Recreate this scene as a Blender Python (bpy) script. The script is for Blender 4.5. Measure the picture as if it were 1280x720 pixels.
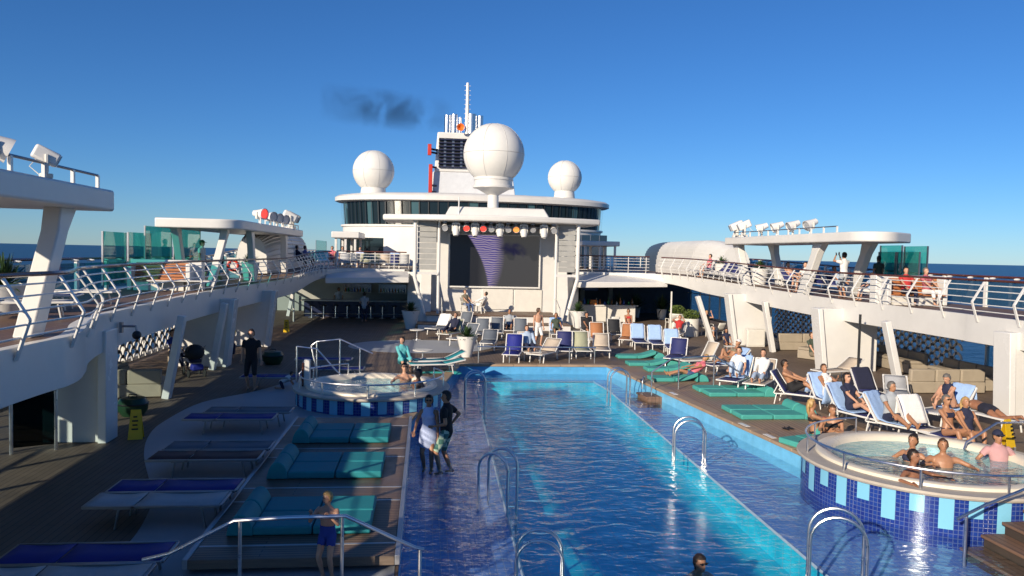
import bpy, bmesh, math, random
from mathutils import Vector, Matrix
R_ = math.radians
random.seed(7)
scene = bpy.context.scene
for o in list(bpy.data.objects): bpy.data.objects.remove(o)
C = scene.collection
# ---------------------------------------------------------------- camera
CAM = Vector((-3.9, 0, 4.2)); FPX = 960.0
_y, _p, _r = R_(6.4), R_(2.53), R_(1.25)
FW = Vector((math.sin(_y)*math.cos(_p), math.cos(_y)*math.cos(_p), -math.sin(_p)))
_R0 = Vector((math.cos(_y), -math.sin(_y), 0)); _U0 = _R0.cross(FW)
RT = _R0*math.cos(_r) + _U0*math.sin(_r); UP = _U0*math.cos(_r) - _R0*math.sin(_r)
cd = bpy.data.cameras.new('camera'); cam = bpy.data.objects.new('camera', cd); C.objects.link(cam)
cd.sensor_width = 36; cd.lens = FPX/1280*36; cd.clip_start = 0.1; cd.clip_end = 200000
cam.matrix_world = Matrix(((RT.x, UP.x, -FW.x, CAM.x), (RT.y, UP.y, -FW.y, CAM.y), (RT.z, UP.z, -FW.z, CAM.z), (0, 0, 0, 1)))
scene.camera = cam
scene.render.resolution_x = 1024; scene.render.resolution_y = 576
def ray(px, py): return FW + RT*((px-640)/FPX) + UP*((360-py)/FPX)
def G(px, py, z=0.0):                      # photo pixel -> point on the level z
    d = ray(px, py); return CAM + d*((z-CAM.z)/d.z)
def V(px, py, Y):                          # photo pixel -> point on the cross plane Y
    d = ray(px, py); return CAM + d*((Y-CAM.y)/d.y)
def H(px, py, X):                          # photo pixel -> point on the lengthwise plane X
    d = ray(px, py); return CAM + d*((X-CAM.x)/d.x)
# ---------------------------------------------------------------- sky, sun, exposure
SUN_EL = R_(19.5); SUN_TRAVEL = Vector((0.65, 0.76, 0)).normalized()
world = bpy.data.worlds.new('World'); scene.world = world; world.use_nodes = True
wn = world.node_tree; bg = wn.nodes['Background']
sky = wn.nodes.new('ShaderNodeTexSky'); sky.sky_type = 'NISHITA'; sky.sun_disc = False
sky.sun_elevation = SUN_EL; sky.sun_rotation = math.atan2(-SUN_TRAVEL.x, -SUN_TRAVEL.y)
sky.air_density = 0.9; sky.dust_density = 0.0; sky.ozone_density = 7.0; sky.altitude = 0
hs = wn.nodes.new('ShaderNodeHueSaturation'); hs.inputs['Saturation'].default_value = 1.06; wn.links.new(sky.outputs[0], hs.inputs['Color'])
tn = wn.nodes.new('ShaderNodeMix'); tn.data_type = 'RGBA'; tn.blend_type = 'MULTIPLY'; tn.inputs[0].default_value = 1; tn.inputs[7].default_value = (.82, .96, 1.10, 1)
wn.links.new(hs.outputs[0], tn.inputs[6]); wn.links.new(tn.outputs[2], bg.inputs[0]); bg.inputs[1].default_value = 0.082
sl = bpy.data.lights.new('sun', 'SUN'); sl.energy = 5.0; sl.angle = R_(0.55); sl.color = (1.0, 0.86, 0.68)
sun = bpy.data.objects.new('sun', sl); C.objects.link(sun)
sdir = Vector((SUN_TRAVEL.x*math.cos(SUN_EL), SUN_TRAVEL.y*math.cos(SUN_EL), -math.sin(SUN_EL)))
sun.rotation_euler = sdir.to_track_quat('-Z', 'Y').to_euler(); sun.location = (-30, -30, 30)
vs = scene.view_settings; vs.view_transform = 'Standard'; vs.look = 'None'; vs.exposure = 0.28; vs.gamma = 1.0
vs.use_curve_mapping = False
# ---------------------------------------------------------------- materials
MT = {}
def mat(name, col, rough=0.5, metal=0.0, var=0.0, vscale=3.0, bump=0.0, bscale=40.0, spec=0.5, sheen=0.0, stretch=None, coat=0.0, trans=0.0):
    if name in MT: return MT[name]
    m = bpy.data.materials.new(name); m.use_nodes = True; nt = m.node_tree; b = nt.nodes['Principled BSDF']
    b.inputs['Base Color'].default_value = (*col, 1); b.inputs['Roughness'].default_value = rough
    b.inputs['Metallic'].default_value = metal; b.inputs['Specular IOR Level'].default_value = spec
    if coat: b.inputs['Coat Weight'].default_value = coat
    if trans: b.inputs['Subsurface Weight'].default_value = trans; b.inputs['Subsurface Radius'].default_value = (.02, .008, .004)
    tc = nt.nodes.new('ShaderNodeTexCoord')
    src = tc.outputs['Object']
    if stretch:
        mp = nt.nodes.new('ShaderNodeMapping'); mp.inputs['Scale'].default_value = stretch
        nt.links.new(src, mp.inputs['Vector']); src = mp.outputs[0]
    if var:
        n = nt.nodes.new('ShaderNodeTexNoise'); n.inputs['Scale'].default_value = vscale; n.inputs['Detail'].default_value = 6; n.inputs['Roughness'].default_value = .65
        nt.links.new(src, n.inputs['Vector'])
        r = nt.nodes.new('ShaderNodeValToRGB'); r.color_ramp.elements[0].position = .3; r.color_ramp.elements[1].position = .72
        r.color_ramp.elements[0].color = (*[max(0, c*(1-var)) for c in col], 1); r.color_ramp.elements[1].color = (*[min(1, c*(1+var)) for c in col], 1)
        nt.links.new(n.outputs[0], r.inputs[0]); nt.links.new(r.outputs[0], b.inputs['Base Color'])
        mr = nt.nodes.new('ShaderNodeMapRange'); mr.inputs[3].default_value = max(.02, rough-.12); mr.inputs[4].default_value = min(1, rough+.12)
        nt.links.new(n.outputs[0], mr.inputs[0]); nt.links.new(mr.outputs[0], b.inputs['Roughness'])
    if bump:
        n2 = nt.nodes.new('ShaderNodeTexNoise'); n2.inputs['Scale'].default_value = bscale; n2.inputs['Detail'].default_value = 4
        nt.links.new(src, n2.inputs['Vector'])
        bp = nt.nodes.new('ShaderNodeBump'); bp.inputs['Strength'].default_value = bump; bp.inputs['Distance'].default_value = .02
        nt.links.new(n2.outputs[0], bp.inputs['Height']); nt.links.new(bp.outputs[0], b.inputs['Normal'])
    MT[name] = m; return m
def tex_mat(name, rough=.5): # bare node material to be filled by the caller
    m = bpy.data.materials.new(name); m.use_nodes = True; nt = m.node_tree; MT[name] = m
    nt.nodes['Principled BSDF'].inputs['Roughness'].default_value = rough
    return m, nt, nt.nodes['Principled BSDF']
def plank_mat(name, c1, c2, cm, bw, rh, rough=.6, axis='X', mortar=.004, wet=True):
    m, nt, b = tex_mat(name, rough)
    tc = nt.nodes.new('ShaderNodeTexCoord'); mp = nt.nodes.new('ShaderNodeMapping')
    if axis == 'Y': mp.inputs['Rotation'].default_value = (0, 0, R_(90))
    nt.links.new(tc.outputs['Object'], mp.inputs[0])
    br = nt.nodes.new('ShaderNodeTexBrick'); br.inputs['Scale'].default_value = 1; br.inputs['Brick Width'].default_value = bw
    br.inputs['Row Height'].default_value = rh; br.inputs['Mortar Size'].default_value = mortar; br.inputs['Color1'].default_value = (*c1, 1); br.inputs['Color2'].default_value = (*c2, 1); br.inputs['Mortar'].default_value = (*cm, 1)
    nt.links.new(mp.outputs[0], br.inputs['Vector'])
    n = nt.nodes.new('ShaderNodeTexNoise'); n.inputs['Scale'].default_value = .7; n.inputs['Detail'].default_value = 7; n.inputs['Roughness'].default_value = .7
    nt.links.new(tc.outputs['Object'], n.inputs['Vector'])
    mx = nt.nodes.new('ShaderNodeMix'); mx.data_type = 'RGBA'; mx.blend_type = 'MULTIPLY'; mx.inputs[0].default_value = .7
    r = nt.nodes.new('ShaderNodeValToRGB'); r.color_ramp.elements[0].position = .35; r.color_ramp.elements[1].position = .65; r.color_ramp.elements[0].color = (.62, .62, .62, 1); r.color_ramp.elements[1].color = (1.15, 1.12, 1.1, 1)
    nt.links.new(n.outputs[0], r.inputs[0]); nt.links.new(br.outputs[0], mx.inputs[6]); nt.links.new(r.outputs[0], mx.inputs[7]); nt.links.new(mx.outputs[2], b.inputs['Base Color'])
    if wet:
        mr = nt.nodes.new('ShaderNodeMapRange'); mr.inputs[1].default_value = .38; mr.inputs[2].default_value = .55; mr.inputs[3].default_value = rough-.18; mr.inputs[4].default_value = rough
        nt.links.new(n.outputs[0], mr.inputs[0]); nt.links.new(mr.outputs[0], b.inputs['Roughness'])
    bp = nt.nodes.new('ShaderNodeBump'); bp.inputs['Strength'].default_value = .4; bp.inputs['Distance'].default_value = .004; bp.invert = True
    nt.links.new(br.outputs[1], bp.inputs['Height']); nt.links.new(bp.outputs[0], b.inputs['Normal'])
    return m
def mosaic_mat(name, c1, c2, grout, size, rough=.2, var=.5):
    m, nt, b = tex_mat(name, rough)
    tc = nt.nodes.new('ShaderNodeTexCoord'); uvm = tc.outputs['UV'] if name.startswith('tub') else tc.outputs['Object']
    br = nt.nodes.new('ShaderNodeTexBrick'); br.offset = 0; br.inputs['Scale'].default_value = 1; br.inputs['Brick Width'].default_value = size; br.inputs['Row Height'].default_value = size
    br.inputs['Mortar Size'].default_value = size*.07; br.inputs['Color1'].default_value = (*c1, 1); br.inputs['Color2'].default_value = (*c2, 1); br.inputs['Mortar'].default_value = (*grout, 1)
    nt.links.new(uvm, br.inputs['Vector'])
    n = nt.nodes.new('ShaderNodeTexNoise'); n.inputs['Scale'].default_value = 1.3; n.inputs['Detail'].default_value = 5
    nt.links.new(uvm, n.inputs['Vector'])
    mx = nt.nodes.new('ShaderNodeMix'); mx.data_type = 'RGBA'; mx.blend_type = 'MULTIPLY'; mx.inputs[0].default_value = var
    r = nt.nodes.new('ShaderNodeValToRGB'); r.color_ramp.elements[0].position = .35; r.color_ramp.elements[1].position = .7; r.color_ramp.elements[0].color = (.65, .7, .75, 1); r.color_ramp.elements[1].color = (1.2, 1.15, 1.1, 1)
    nt.links.new(n.outputs[0], r.inputs[0]); nt.links.new(br.outputs[0], mx.inputs[6]); nt.links.new(r.outputs[0], mx.inputs[7]); nt.links.new(mx.outputs[2], b.inputs['Base Color'])
    bp = nt.nodes.new('ShaderNodeBump'); bp.inputs['Strength'].default_value = .5; bp.inputs['Distance'].default_value = .004; bp.invert = True
    nt.links.new(br.outputs[1], bp.inputs['Height']); nt.links.new(bp.outputs[0], b.inputs['Normal'])
    return m
def schlick(nt, normal=None, f0=.02, k=.98, pw=5.0):
    lw = nt.nodes.new('ShaderNodeLayerWeight'); lw.inputs['Blend'].default_value = .5
    if normal: nt.links.new(normal, lw.inputs['Normal'])
    p = nt.nodes.new('ShaderNodeMath'); p.operation = 'POWER'; p.inputs[1].default_value = pw; nt.links.new(lw.outputs['Facing'], p.inputs[0])
    q = nt.nodes.new('ShaderNodeMath'); q.operation = 'MULTIPLY_ADD'; q.inputs[1].default_value = k; q.inputs[2].default_value = f0; nt.links.new(p.outputs[0], q.inputs[0]); return q
def water_mat(name, tint, strength, s1, s2, s3, dist=.05, foam=0.0, opac=0.0):
    m, nt, b = tex_mat(name); nt.nodes.remove(b); out = nt.nodes['Material Output']
    tc = nt.nodes.new('ShaderNodeTexCoord')
    mp = nt.nodes.new('ShaderNodeMapping'); mp.inputs['Scale'].default_value = (1, 1.6, 1); mp.inputs['Rotation'].default_value = (0, 0, .35); nt.links.new(tc.outputs['Object'], mp.inputs[0])
    ns = []
    for sc, k in ((s1, .5), (s2, .35), (s3, .15)):
        n = nt.nodes.new('ShaderNodeTexNoise'); n.inputs['Scale'].default_value = sc; n.inputs['Detail'].default_value = 1; n.inputs['Distortion'].default_value = .5
        nt.links.new(mp.outputs[0], n.inputs['Vector'])
        q = nt.nodes.new('ShaderNodeMath'); q.operation = 'MULTIPLY'; q.inputs[1].default_value = k; nt.links.new(n.outputs[0], q.inputs[0]); ns.append(q)
    a1 = nt.nodes.new('ShaderNodeMath'); nt.links.new(ns[0].outputs[0], a1.inputs[0]); nt.links.new(ns[1].outputs[0], a1.inputs[1])
    a2 = nt.nodes.new('ShaderNodeMath'); nt.links.new(a1.outputs[0], a2.inputs[0]); nt.links.new(ns[2].outputs[0], a2.inputs[1])
    bp = nt.nodes.new('ShaderNodeBump'); bp.inputs['Strength'].default_value = strength; bp.inputs['Distance'].default_value = dist; nt.links.new(a2.outputs[0], bp.inputs['Height'])
    gl = nt.nodes.new('ShaderNodeBsdfGlossy'); gl.inputs['Roughness'].default_value = .04; nt.links.new(bp.outputs[0], gl.inputs['Normal'])
    tr = nt.nodes.new('ShaderNodeBsdfTransparent'); tr.inputs[0].default_value = (*tint, 1)
    fr = schlick(nt, bp.outputs[0])
    body = tr.outputs[0]
    if opac:
        df = nt.nodes.new('ShaderNodeBsdfDiffuse'); df.inputs[0].default_value = (.55, .75, .8, 1); mo = nt.nodes.new('ShaderNodeMixShader')
        rp = nt.nodes.new('ShaderNodeMapRange'); rp.inputs[1].default_value = .45; rp.inputs[2].default_value = .62; rp.inputs[3].default_value = opac*.3; rp.inputs[4].default_value = opac
        nt.links.new(a2.outputs[0], rp.inputs[0]); nt.links.new(rp.outputs[0], mo.inputs[0]); nt.links.new(tr.outputs[0], mo.inputs[1]); nt.links.new(df.outputs[0], mo.inputs[2]); nt.links.new(bp.outputs[0], df.inputs['Normal']); body = mo.outputs[0]
    ms = nt.nodes.new('ShaderNodeMixShader'); nt.links.new(fr.outputs[0], ms.inputs[0]); nt.links.new(body, ms.inputs[1]); nt.links.new(gl.outputs[0], ms.inputs[2])
    nt.links.new(ms.outputs[0], out.inputs[0]); return m
def glass_mat(name, tint, refl=.12, haze=0.0):
    m, nt, b = tex_mat(name); nt.nodes.remove(b); out = nt.nodes['Material Output']
    tr = nt.nodes.new('ShaderNodeBsdfTransparent'); tr.inputs[0].default_value = (*tint, 1)
    gl = nt.nodes.new('ShaderNodeBsdfGlossy'); gl.inputs['Roughness'].default_value = .02
    lw = schlick(nt, None, .04, .9)
    ms = nt.nodes.new('ShaderNodeMixShader'); nt.links.new(lw.outputs[0], ms.inputs[0])
    bo = tr.outputs[0]
    if haze:
        df = nt.nodes.new('ShaderNodeBsdfDiffuse'); df.inputs[0].default_value = (*[t*.6 for t in tint], 1); m2 = nt.nodes.new('ShaderNodeMixShader'); m2.inputs[0].default_value = haze
        nt.links.new(tr.outputs[0], m2.inputs[1]); nt.links.new(df.outputs[0], m2.inputs[2]); bo = m2.outputs[0]
    nt.links.new(bo, ms.inputs[1]); nt.links.new(gl.outputs[0], ms.inputs[2]); nt.links.new(ms.outputs[0], out.inputs[0]); return m
def emit_mat(name, col, k):
    m, nt, b = tex_mat(name, .3); b.inputs['Base Color'].default_value = (*[c*.6 for c in col], 1); b.inputs['Emission Color'].default_value = (*col, 1); b.inputs['Emission Strength'].default_value = k; return m
white = mat('white_paint', (.66, .65, .62), .38, var=.06, vscale=.9, bump=.05, bscale=6)
white2 = mat('white_gloss', (.70, .69, .66), .25, var=.03, vscale=2)
cream = mat('cream_gelcoat', (.70, .64, .52), .3, var=.07, vscale=2.5)
offw = mat('off_white_plastic', (.66, .64, .58), .45, var=.05)
louver_g = mat('grey_louver', (.36, .36, .34), .5, var=.1)
steel = mat('steel', (.74, .74, .74), .30, 1.0, var=.08, vscale=6)
galv = mat('dull_metal', (.30, .31, .33), .4, .9, var=.1)
darkmet = mat('dark_metal', (.03, .032, .036), .4, .3)
navy = mat('navy_paint', (.012, .016, .05), .4, var=.1)
blackp = mat('black_plastic', (.015, .015, .017), .45, var=.15)
rubber = mat('rubber', (.02, .02, .02), .8)
teakrail = mat('varnished_teak_rail', (.10, .028, .014), .3, var=.3, vscale=9, stretch=(1, 1, 1), coat=.4)
teak = mat('oiled_teak', (.42, .155, .055), .42, var=.28, vscale=7, stretch=(2, 8, 8))
deckm = plank_mat('deck_planks', (.150, .108, .076), (.175, .126, .09), (.05, .038, .03), 4.0, .12, .72, 'Y', .006)
deckup = plank_mat('upper_deck_planks', (.17, .10, .065), (.20, .12, .078), (.05, .035, .025), 4.0, .12, .6, 'Y', .006)
platm = plank_mat('platform_planks', (.19, .125, .085), (.22, .15, .10), (.045, .03, .022), 6.0, .075, .55, 'X', .008)
surrm = plank_mat('surround_planks', (.30, .20, .125), (.34, .23, .145), (.10, .065, .04), 6.0, .12, .6, 'Y', .008)
greydeck = mat('grey_deck_paint', (.33, .35, .37), .5, var=.12, vscale=.8, bump=.06, bscale=30)
coping_m = mat('coping_stone', (.33, .235, .15), .55, var=.14, vscale=2.2, bump=.1, bscale=20)
poolfloor = mosaic_mat('shallow_floor_tiles', (.11, .22, .56), (.14, .27, .62), (.22, .30, .52), .12, .25)
deepfloor = mosaic_mat('deep_floor_tiles', (.02, .52, .72), (.03, .58, .78), (.08, .52, .70), .3, .25, .8)
walltile = mat('pool_wall_tiles_light', (.10, .36, .62), .2, var=.14, vscale=3)
walltile2 = mat('pool_wall_tiles_pale', (.15, .46, .70), .2, var=.14, vscale=3)
tubmos = mosaic_mat('tub_mosaic', (.012, .028, .20), (.016, .05, .27), (.10, .14, .30), .075, .15, .35)
tubpale = mosaic_mat('tub_pale_mosaic', (.10, .42, .66), (.13, .48, .72), (.2, .5, .68), .3, .15, .25)
poolwater = water_mat('pool_water', (.92, .99, 1.0), .8, .9, 2.3, 5.5, .13)
tubwater = water_mat('tub_water', (.55, .85, .95), .9, 2.5, 7, 16, .06, opac=.45)
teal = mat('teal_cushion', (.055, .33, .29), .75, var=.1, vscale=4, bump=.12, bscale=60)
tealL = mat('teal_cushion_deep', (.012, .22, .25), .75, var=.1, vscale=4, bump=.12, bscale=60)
blueF = mat('blue_sling', (.010, .018, .21), .7, var=.1, vscale=5, bump=.1, bscale=120)
blueN = mat('navy_sling', (.020, .026, .12), .7, var=.1, vscale=5, bump=.1, bscale=120)
brownF = mat('brown_sling', (.075, .030, .028), .7, var=.12, vscale=5, bump=.1, bscale=120)
paleF = mat('pale_sling', (.42, .43, .44), .75, var=.08, vscale=5, bump=.1, bscale=120)
sandF = mat('sand_sling', (.50, .42, .33), .75, var=.08, vscale=5, bump=.1, bscale=120)
orangeF = mat('tan_sling', (.36, .15, .06), .75, var=.1, vscale=5, bump=.1, bscale=120)
greyF = mat('grey_sling', (.12, .14, .17), .75, var=.1, vscale=5, bump=.1, bscale=120)
greenF = mat('olive_sling', (.34, .35, .24), .75, var=.1, vscale=5, bump=.1, bscale=120)
blackF = mat('black_sling', (.016, .018, .022), .75, var=.1, vscale=5)
towelW = mat('white_towel', (.80, .79, .77), .95, var=.05, vscale=8, bump=.5, bscale=90)
towelB = mat('light_blue_towel', (.34, .50, .78), .95, var=.08, vscale=8, bump=.5, bscale=90)
towelN = mat('dark_towel', (.015, .018, .045), .95, var=.1, vscale=8, bump=.5, bscale=90)
towelT = mat('turquoise_towel', (.04, .40, .38), .95, var=.08, vscale=8, bump=.5, bscale=90)
beigeS = mat('beige_sofa', (.33, .28, .21), .8, var=.08, vscale=3, bump=.15, bscale=60)
yellow = mat('yellow_plastic', (.68, .44, .01), .4, var=.08)
greenbin = mat('green_plastic', (.012, .045, .02), .35, var=.2)
redp = mat('red_paint', (.50, .035, .02), .4, var=.1)
orangep = mat('orange_paint', (.75, .16, .02), .4)
soil = mat('soil', (.03, .02, .014), .9)
leafm = mat('palm_leaf', (.035, .075, .022), .5, var=.45, vscale=5)
leaf2 = mat('box_leaf', (.09, .13, .02), .55, var=.4, vscale=6)
barm = mat('bar_front_navy', (.014, .022, .06), .3, var=.15)
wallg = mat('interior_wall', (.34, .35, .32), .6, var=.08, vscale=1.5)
stripm = mat('metal_strip', (.42, .43, .45), .4, .5)
glass_t = glass_mat('teal_glass', (.30, .74, .70), haze=.12)
glass_c = glass_mat('clear_glass', (.80, .90, .92))
glass_b = glass_mat('blue_balustrade_glass', (.35, .62, .70), haze=.08)
glass_d = glass_mat('dark_window_glass', (.05, .09, .10))
# ---------------------------------------------------------------- mesh collector
def frame_of(d):
    d = d.normalized(); a = Vector((0, 0, 1)) if abs(d.z) < .95 else Vector((1, 0, 0))
    u = a.cross(d).normalized(); return u, d.cross(u)
class MB:
    def __init__(s): s.v = []; s.f = []; s.uv = None
    def add(s, vs, fs):
        k = len(s.v); s.v += [tuple(v) for v in vs]; s.f += [tuple(i+k for i in f) for f in fs]; return s
    def box(s, c, d, rz=0, M=None):
        x, y, z = d[0]/2, d[1]/2, d[2]/2
        m = M if M is not None else Matrix.Rotation(rz, 3, 'Z')
        P = [Vector(c)+m @ Vector((a*x, b*y, e*z)) for e in (-1, 1) for a, b in ((-1, -1), (1, -1), (1, 1), (-1, 1))]
        return s.add(P, [(3, 2, 1, 0), (4, 5, 6, 7), (0, 1, 5, 4), (1, 2, 6, 5), (2, 3, 7, 6), (3, 0, 4, 7)])
    def beam(s, a, b, w, h, up=Vector((0, 0, 1))):
        a, b = Vector(a), Vector(b); d = (b-a); L = d.length; d.normalize(); u = up.cross(d)
        if u.length < 1e-4: u = Vector((1, 0, 0))
        u.normalize(); w2 = d.cross(u); M = Matrix((u, d, w2)).transposed()
        return s.box((a+b)/2, (w, L, h), M=M)
    def tube(s, pts, r, n=8, caps=True, closed=False):
        pts = [Vector(p) for p in pts]; rr = r if isinstance(r, (list, tuple)) else [r]*len(pts)
        vs, fs = [], []; N = len(pts); u = None
        for i, p in enumerate(pts):
            if closed: d = pts[(i+1) % N]-pts[i-1]
            else: d = pts[min(i+1, N-1)]-pts[max(i-1, 0)]
            if d.length < 1e-9: d = Vector((0, 0, 1))
            d.normalize()
            if u is None: u, w = frame_of(d)
            else:
                u = (u-d*u.dot(d)); u = u.normalized() if u.length > 1e-6 else frame_of(d)[0]; w = d.cross(u)
            for j in range(n):
                a = 2*math.pi*j/n; vs.append(p+u*(math.cos(a)*rr[i])+w*(math.sin(a)*rr[i]))
        for i in range(N if closed else N-1):
            for j in range(n):
                q = (i+1) % N; fs.append((i*n+j, i*n+(j+1) % n, q*n+(j+1) % n, q*n+j))
        if caps and not closed: fs += [tuple(range(n-1, -1, -1)), tuple((N-1)*n+j for j in range(n))]
        return s.add(vs, fs)
    def lathe(s, prof, c=(0, 0, 0), n=24, sx=1, sy=1, a0=0, a1=None):
        full = a1 is None; A = 2*math.pi if full else a1-a0; m = n if full else n+1; vs, fs = [], []
        for r, z in prof:
            for j in range(m):
                a = a0+A*j/n; vs.append((c[0]+r*sx*math.cos(a), c[1]+r*sy*math.sin(a), c[2]+z))
        for i in range(len(prof)-1):
            for j in range(n):
                q = (j+1) % m; fs.append((i*m+j, i*m+q, (i+1)*m+q, (i+1)*m+j))
        return s.add(vs, fs)
    def prism(s, poly, z0, z1, top=True, bot=True, sides=True):
        n = len(poly)
        ar = sum(poly[i][0]*poly[(i+1) % n][1]-poly[(i+1) % n][0]*poly[i][1] for i in range(n))
        if ar < 0: poly = poly[::-1]
        vs = [(p[0], p[1], z0) for p in poly]+[(p[0], p[1], z1) for p in poly]; fs = []
        if sides: fs += [(i, (i+1) % n, n+(i+1) % n, n+i) for i in range(n)]
        if bot: fs.append(tuple(range(n-1, -1, -1)))
        if top: fs.append(tuple(range(n, 2*n)))
        return s.add(vs, fs)
    def ell(s, c, r, n=10, m=6, M=None):
        vs, fs = [], []; c = Vector(c)
        for i in range(m+1):
            t = math.pi*i/m
            for j in range(n):
                a = 2*math.pi*j/n; v = Vector((r[0]*math.sin(t)*math.cos(a), r[1]*math.sin(t)*math.sin(a), -r[2]*math.cos(t)))
                vs.append(c+(M @ v if M is not None else v))
        for i in range(m):
            for j in range(n): fs.append((i*n+j, i*n+(j+1) % n, (i+1)*n+(j+1) % n, (i+1)*n+j))
        return s.add(vs, fs)
    def build(s, name, m, parent=None, bevel=0, ang=35, loc=None, rz=0, seg=2):
        me = bpy.data.meshes.new(name); me.from_pydata(s.v, [], s.f); me.validate()
        me.polygons.foreach_set('use_smooth', [True]*len(me.polygons)); me.set_sharp_from_angle(angle=R_(ang))
        for q in (m if isinstance(m, (list, tuple)) else [m]): me.materials.append(q)
        o = bpy.data.objects.new(name, me); C.objects.link(o)
        if parent: o.parent = parent
        if loc is not None: o.location = loc
        o.rotation_euler.z = rz
        if bevel:
            b = o.modifiers.new('bevel', 'BEVEL'); b.width = bevel; b.segments = seg; b.limit_method = 'ANGLE'; b.angle_limit = R_(40); b.harden_normals = False
        return o
def tag(o, label, cat=None, group=None, kind=None):
    if label: o['label'] = label
    if cat: o['category'] = cat
    if group: o['group'] = group
    if kind: o['kind'] = kind
    return o
def thing(name, label, cat, loc=(0, 0, 0), rz=0, group=None, scale=None):
    o = bpy.data.objects.new(name, None); C.objects.link(o); o.location = loc; o.rotation_euler = (0, 0, rz); o.empty_display_size = .1
    if scale: o.scale = (scale,)*3
    return tag(o, label, cat, group)
def struct(o, label=None): o['kind'] = 'structure'; return tag(o, label) if label else o
def dup(root, loc=None, rz=None, label=None, group=None):
    r = root.copy(); C.objects.link(r)
    if loc is not None: r.location = loc
    if rz is not None: r.rotation_euler = (0, 0, rz)
    if label: r['label'] = label
    if group: r['group'] = group
    for ch in root.children:
        c = ch.copy(); C.objects.link(c); c.parent = r
        for g in ch.children:
            d = g.copy(); C.objects.link(d); d.parent = c
    return r
def catmull(P, k=6):
    P = [Vector(p) for p in P]; out = []
    for i in range(len(P)-1):
        p0, p1, p2, p3 = P[max(i-1, 0)], P[i], P[i+1], P[min(i+2, len(P)-1)]
        for j in range(k):
            t = j/k; out.append(.5*((2*p1)+(p2-p0)*t+(2*p0-5*p1+4*p2-p3)*t*t+(3*p1-p0-3*p2+p3)*t**3))
    return out+[P[-1]]
def resample(P, step):
    P = [Vector(p) for p in P]; out = [P[0]]; acc = 0
    for a, b in zip(P, P[1:]):
        L = (b-a).length; t = step-acc
        while t <= L: out.append(a+(b-a)*(t/L)); t += step
        acc = (acc+L) % step if L else acc
    return out
# ================================================================ SETTING
SX = 15.8; SXL = 14.7   # outer edges of the decks
# sea
m, nt, b = tex_mat('sea_water', .32)
b.inputs['Base Color'].default_value = (.006, .035, .085, 1); b.inputs['IOR'].default_value = 1.33; b.inputs['Specular IOR Level'].default_value = .28
tc = nt.nodes.new('ShaderNodeTexCoord'); prev = None
for sc, k in ((.02, 3.0), (.09, 1.6), (.45, .5)):
    n = nt.nodes.new('ShaderNodeTexNoise'); n.inputs['Scale'].default_value = sc; n.inputs['Detail'].default_value = 5; n.inputs['Distortion'].default_value = .4; nt.links.new(tc.outputs['Object'], n.inputs['Vector'])
    bp = nt.nodes.new('ShaderNodeBump'); bp.inputs['Strength'].default_value = .75; bp.inputs['Distance'].default_value = k; nt.links.new(n.outputs[0], bp.inputs['Height'])
    if prev: nt.links.new(prev.outputs[0], bp.inputs['Normal'])
    prev = bp
nt.links.new(prev.outputs[0], b.inputs['Normal'])
n = nt.nodes.new('ShaderNodeTexNoise'); n.inputs['Scale'].default_value = .11; n.inputs['Detail'].default_value = 8; nt.links.new(tc.outputs['Object'], n.inputs['Vector'])
r = nt.nodes.new('ShaderNodeValToRGB'); r.color_ramp.elements[0].position = .70; r.color_ramp.elements[1].position = .76; r.color_ramp.elements[0].color = (.006, .035, .085, 1); r.color_ramp.elements[1].color = (.45, .5, .55, 1)
nt.links.new(n.outputs[0], r.inputs[0]); nt.links.new(r.outputs[0], b.inputs['Base Color'])
S = 60000; struct(MB().add([(-S, -S, -22), (S, -S, -22), (S, S, -22), (-S, S, -22)], [(0, 1, 2, 3)]).build('sea', m))
# pool outline
POOL = [(-4.2, 2), (7.2, 2), (7.2, 12.6), (4.35, 13.2), (4.35, 15.2), (3.85, 20.4), (3.06, 28.8), (-2.6, 28.8), (-3.35, 24.2), (-4.2, 19.4)]
LEFTP = [(-4.2, 2), (-4.2, 19.4), (-3.35, 24.2), (-2.6, 28.8)]
RIGHTP = [(7.2, 2), (7.2, 12.6), (4.35, 13.2), (4.35, 15.2), (3.85, 20.4), (3.06, 28.8)]
dk = MB()
dk.add([(-SXL, -15, 0), (SX, -15, 0), (SX, 2, 0), (-SXL, 2, 0)], [(0, 1, 2, 3)])
dk.add([(-SXL, 28.8, 0), (SX, 28.8, 0), (SX, 85, 0), (-SXL, 85, 0)], [(0, 1, 2, 3)])
for P, sx in ((LEFTP, -SXL), (RIGHTP, SX)):
    for a, c in zip(P, P[1:]):
        q = [(sx, a[1], 0), (a[0], a[1], 0), (c[0], c[1], 0), (sx, c[1], 0)]
        dk.add(q, [(0, 1, 2, 3)] if sx < 0 else [(3, 2, 1, 0)])
struct(dk.build('main_deck', deckm))
hull = MB(); hull.box((-SXL-.06, 35, -11.2), (.1, 100, 22)); hull.box((SX+.06, 35, -11.2), (.1, 100, 22))
struct(hull.build('ship_hull', white))
# grey painted area beside the pool and round patch by the stage
gp = [G(*p) for p in [(60, 735), (152, 687), (186, 640), (189, 612), (180, 570), (186, 545), (205, 527), (253, 503), (320, 489), (372, 474)]]
cv = catmull([Vector((p.x, p.y, 0)) for p in gp], 5)
poly = [(p.x, p.y) for p in cv]+[(-5.2, 25), (-4.25, 19.4), (-4.25, 7.6), (-7.5, 7.6)]
struct(MB().prism(poly, .002, .006, bot=False).build('grey_deck_area', greydeck))
c0 = G(560, 433); el = [(c0.x-1.2+3.2*math.cos(t*math.pi/16), c0.y+2.4*math.sin(t*math.pi/16)) for t in range(32)]
struct(MB().prism(el, .002, .006, bot=False).build('grey_deck_patch', greydeck))
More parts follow.
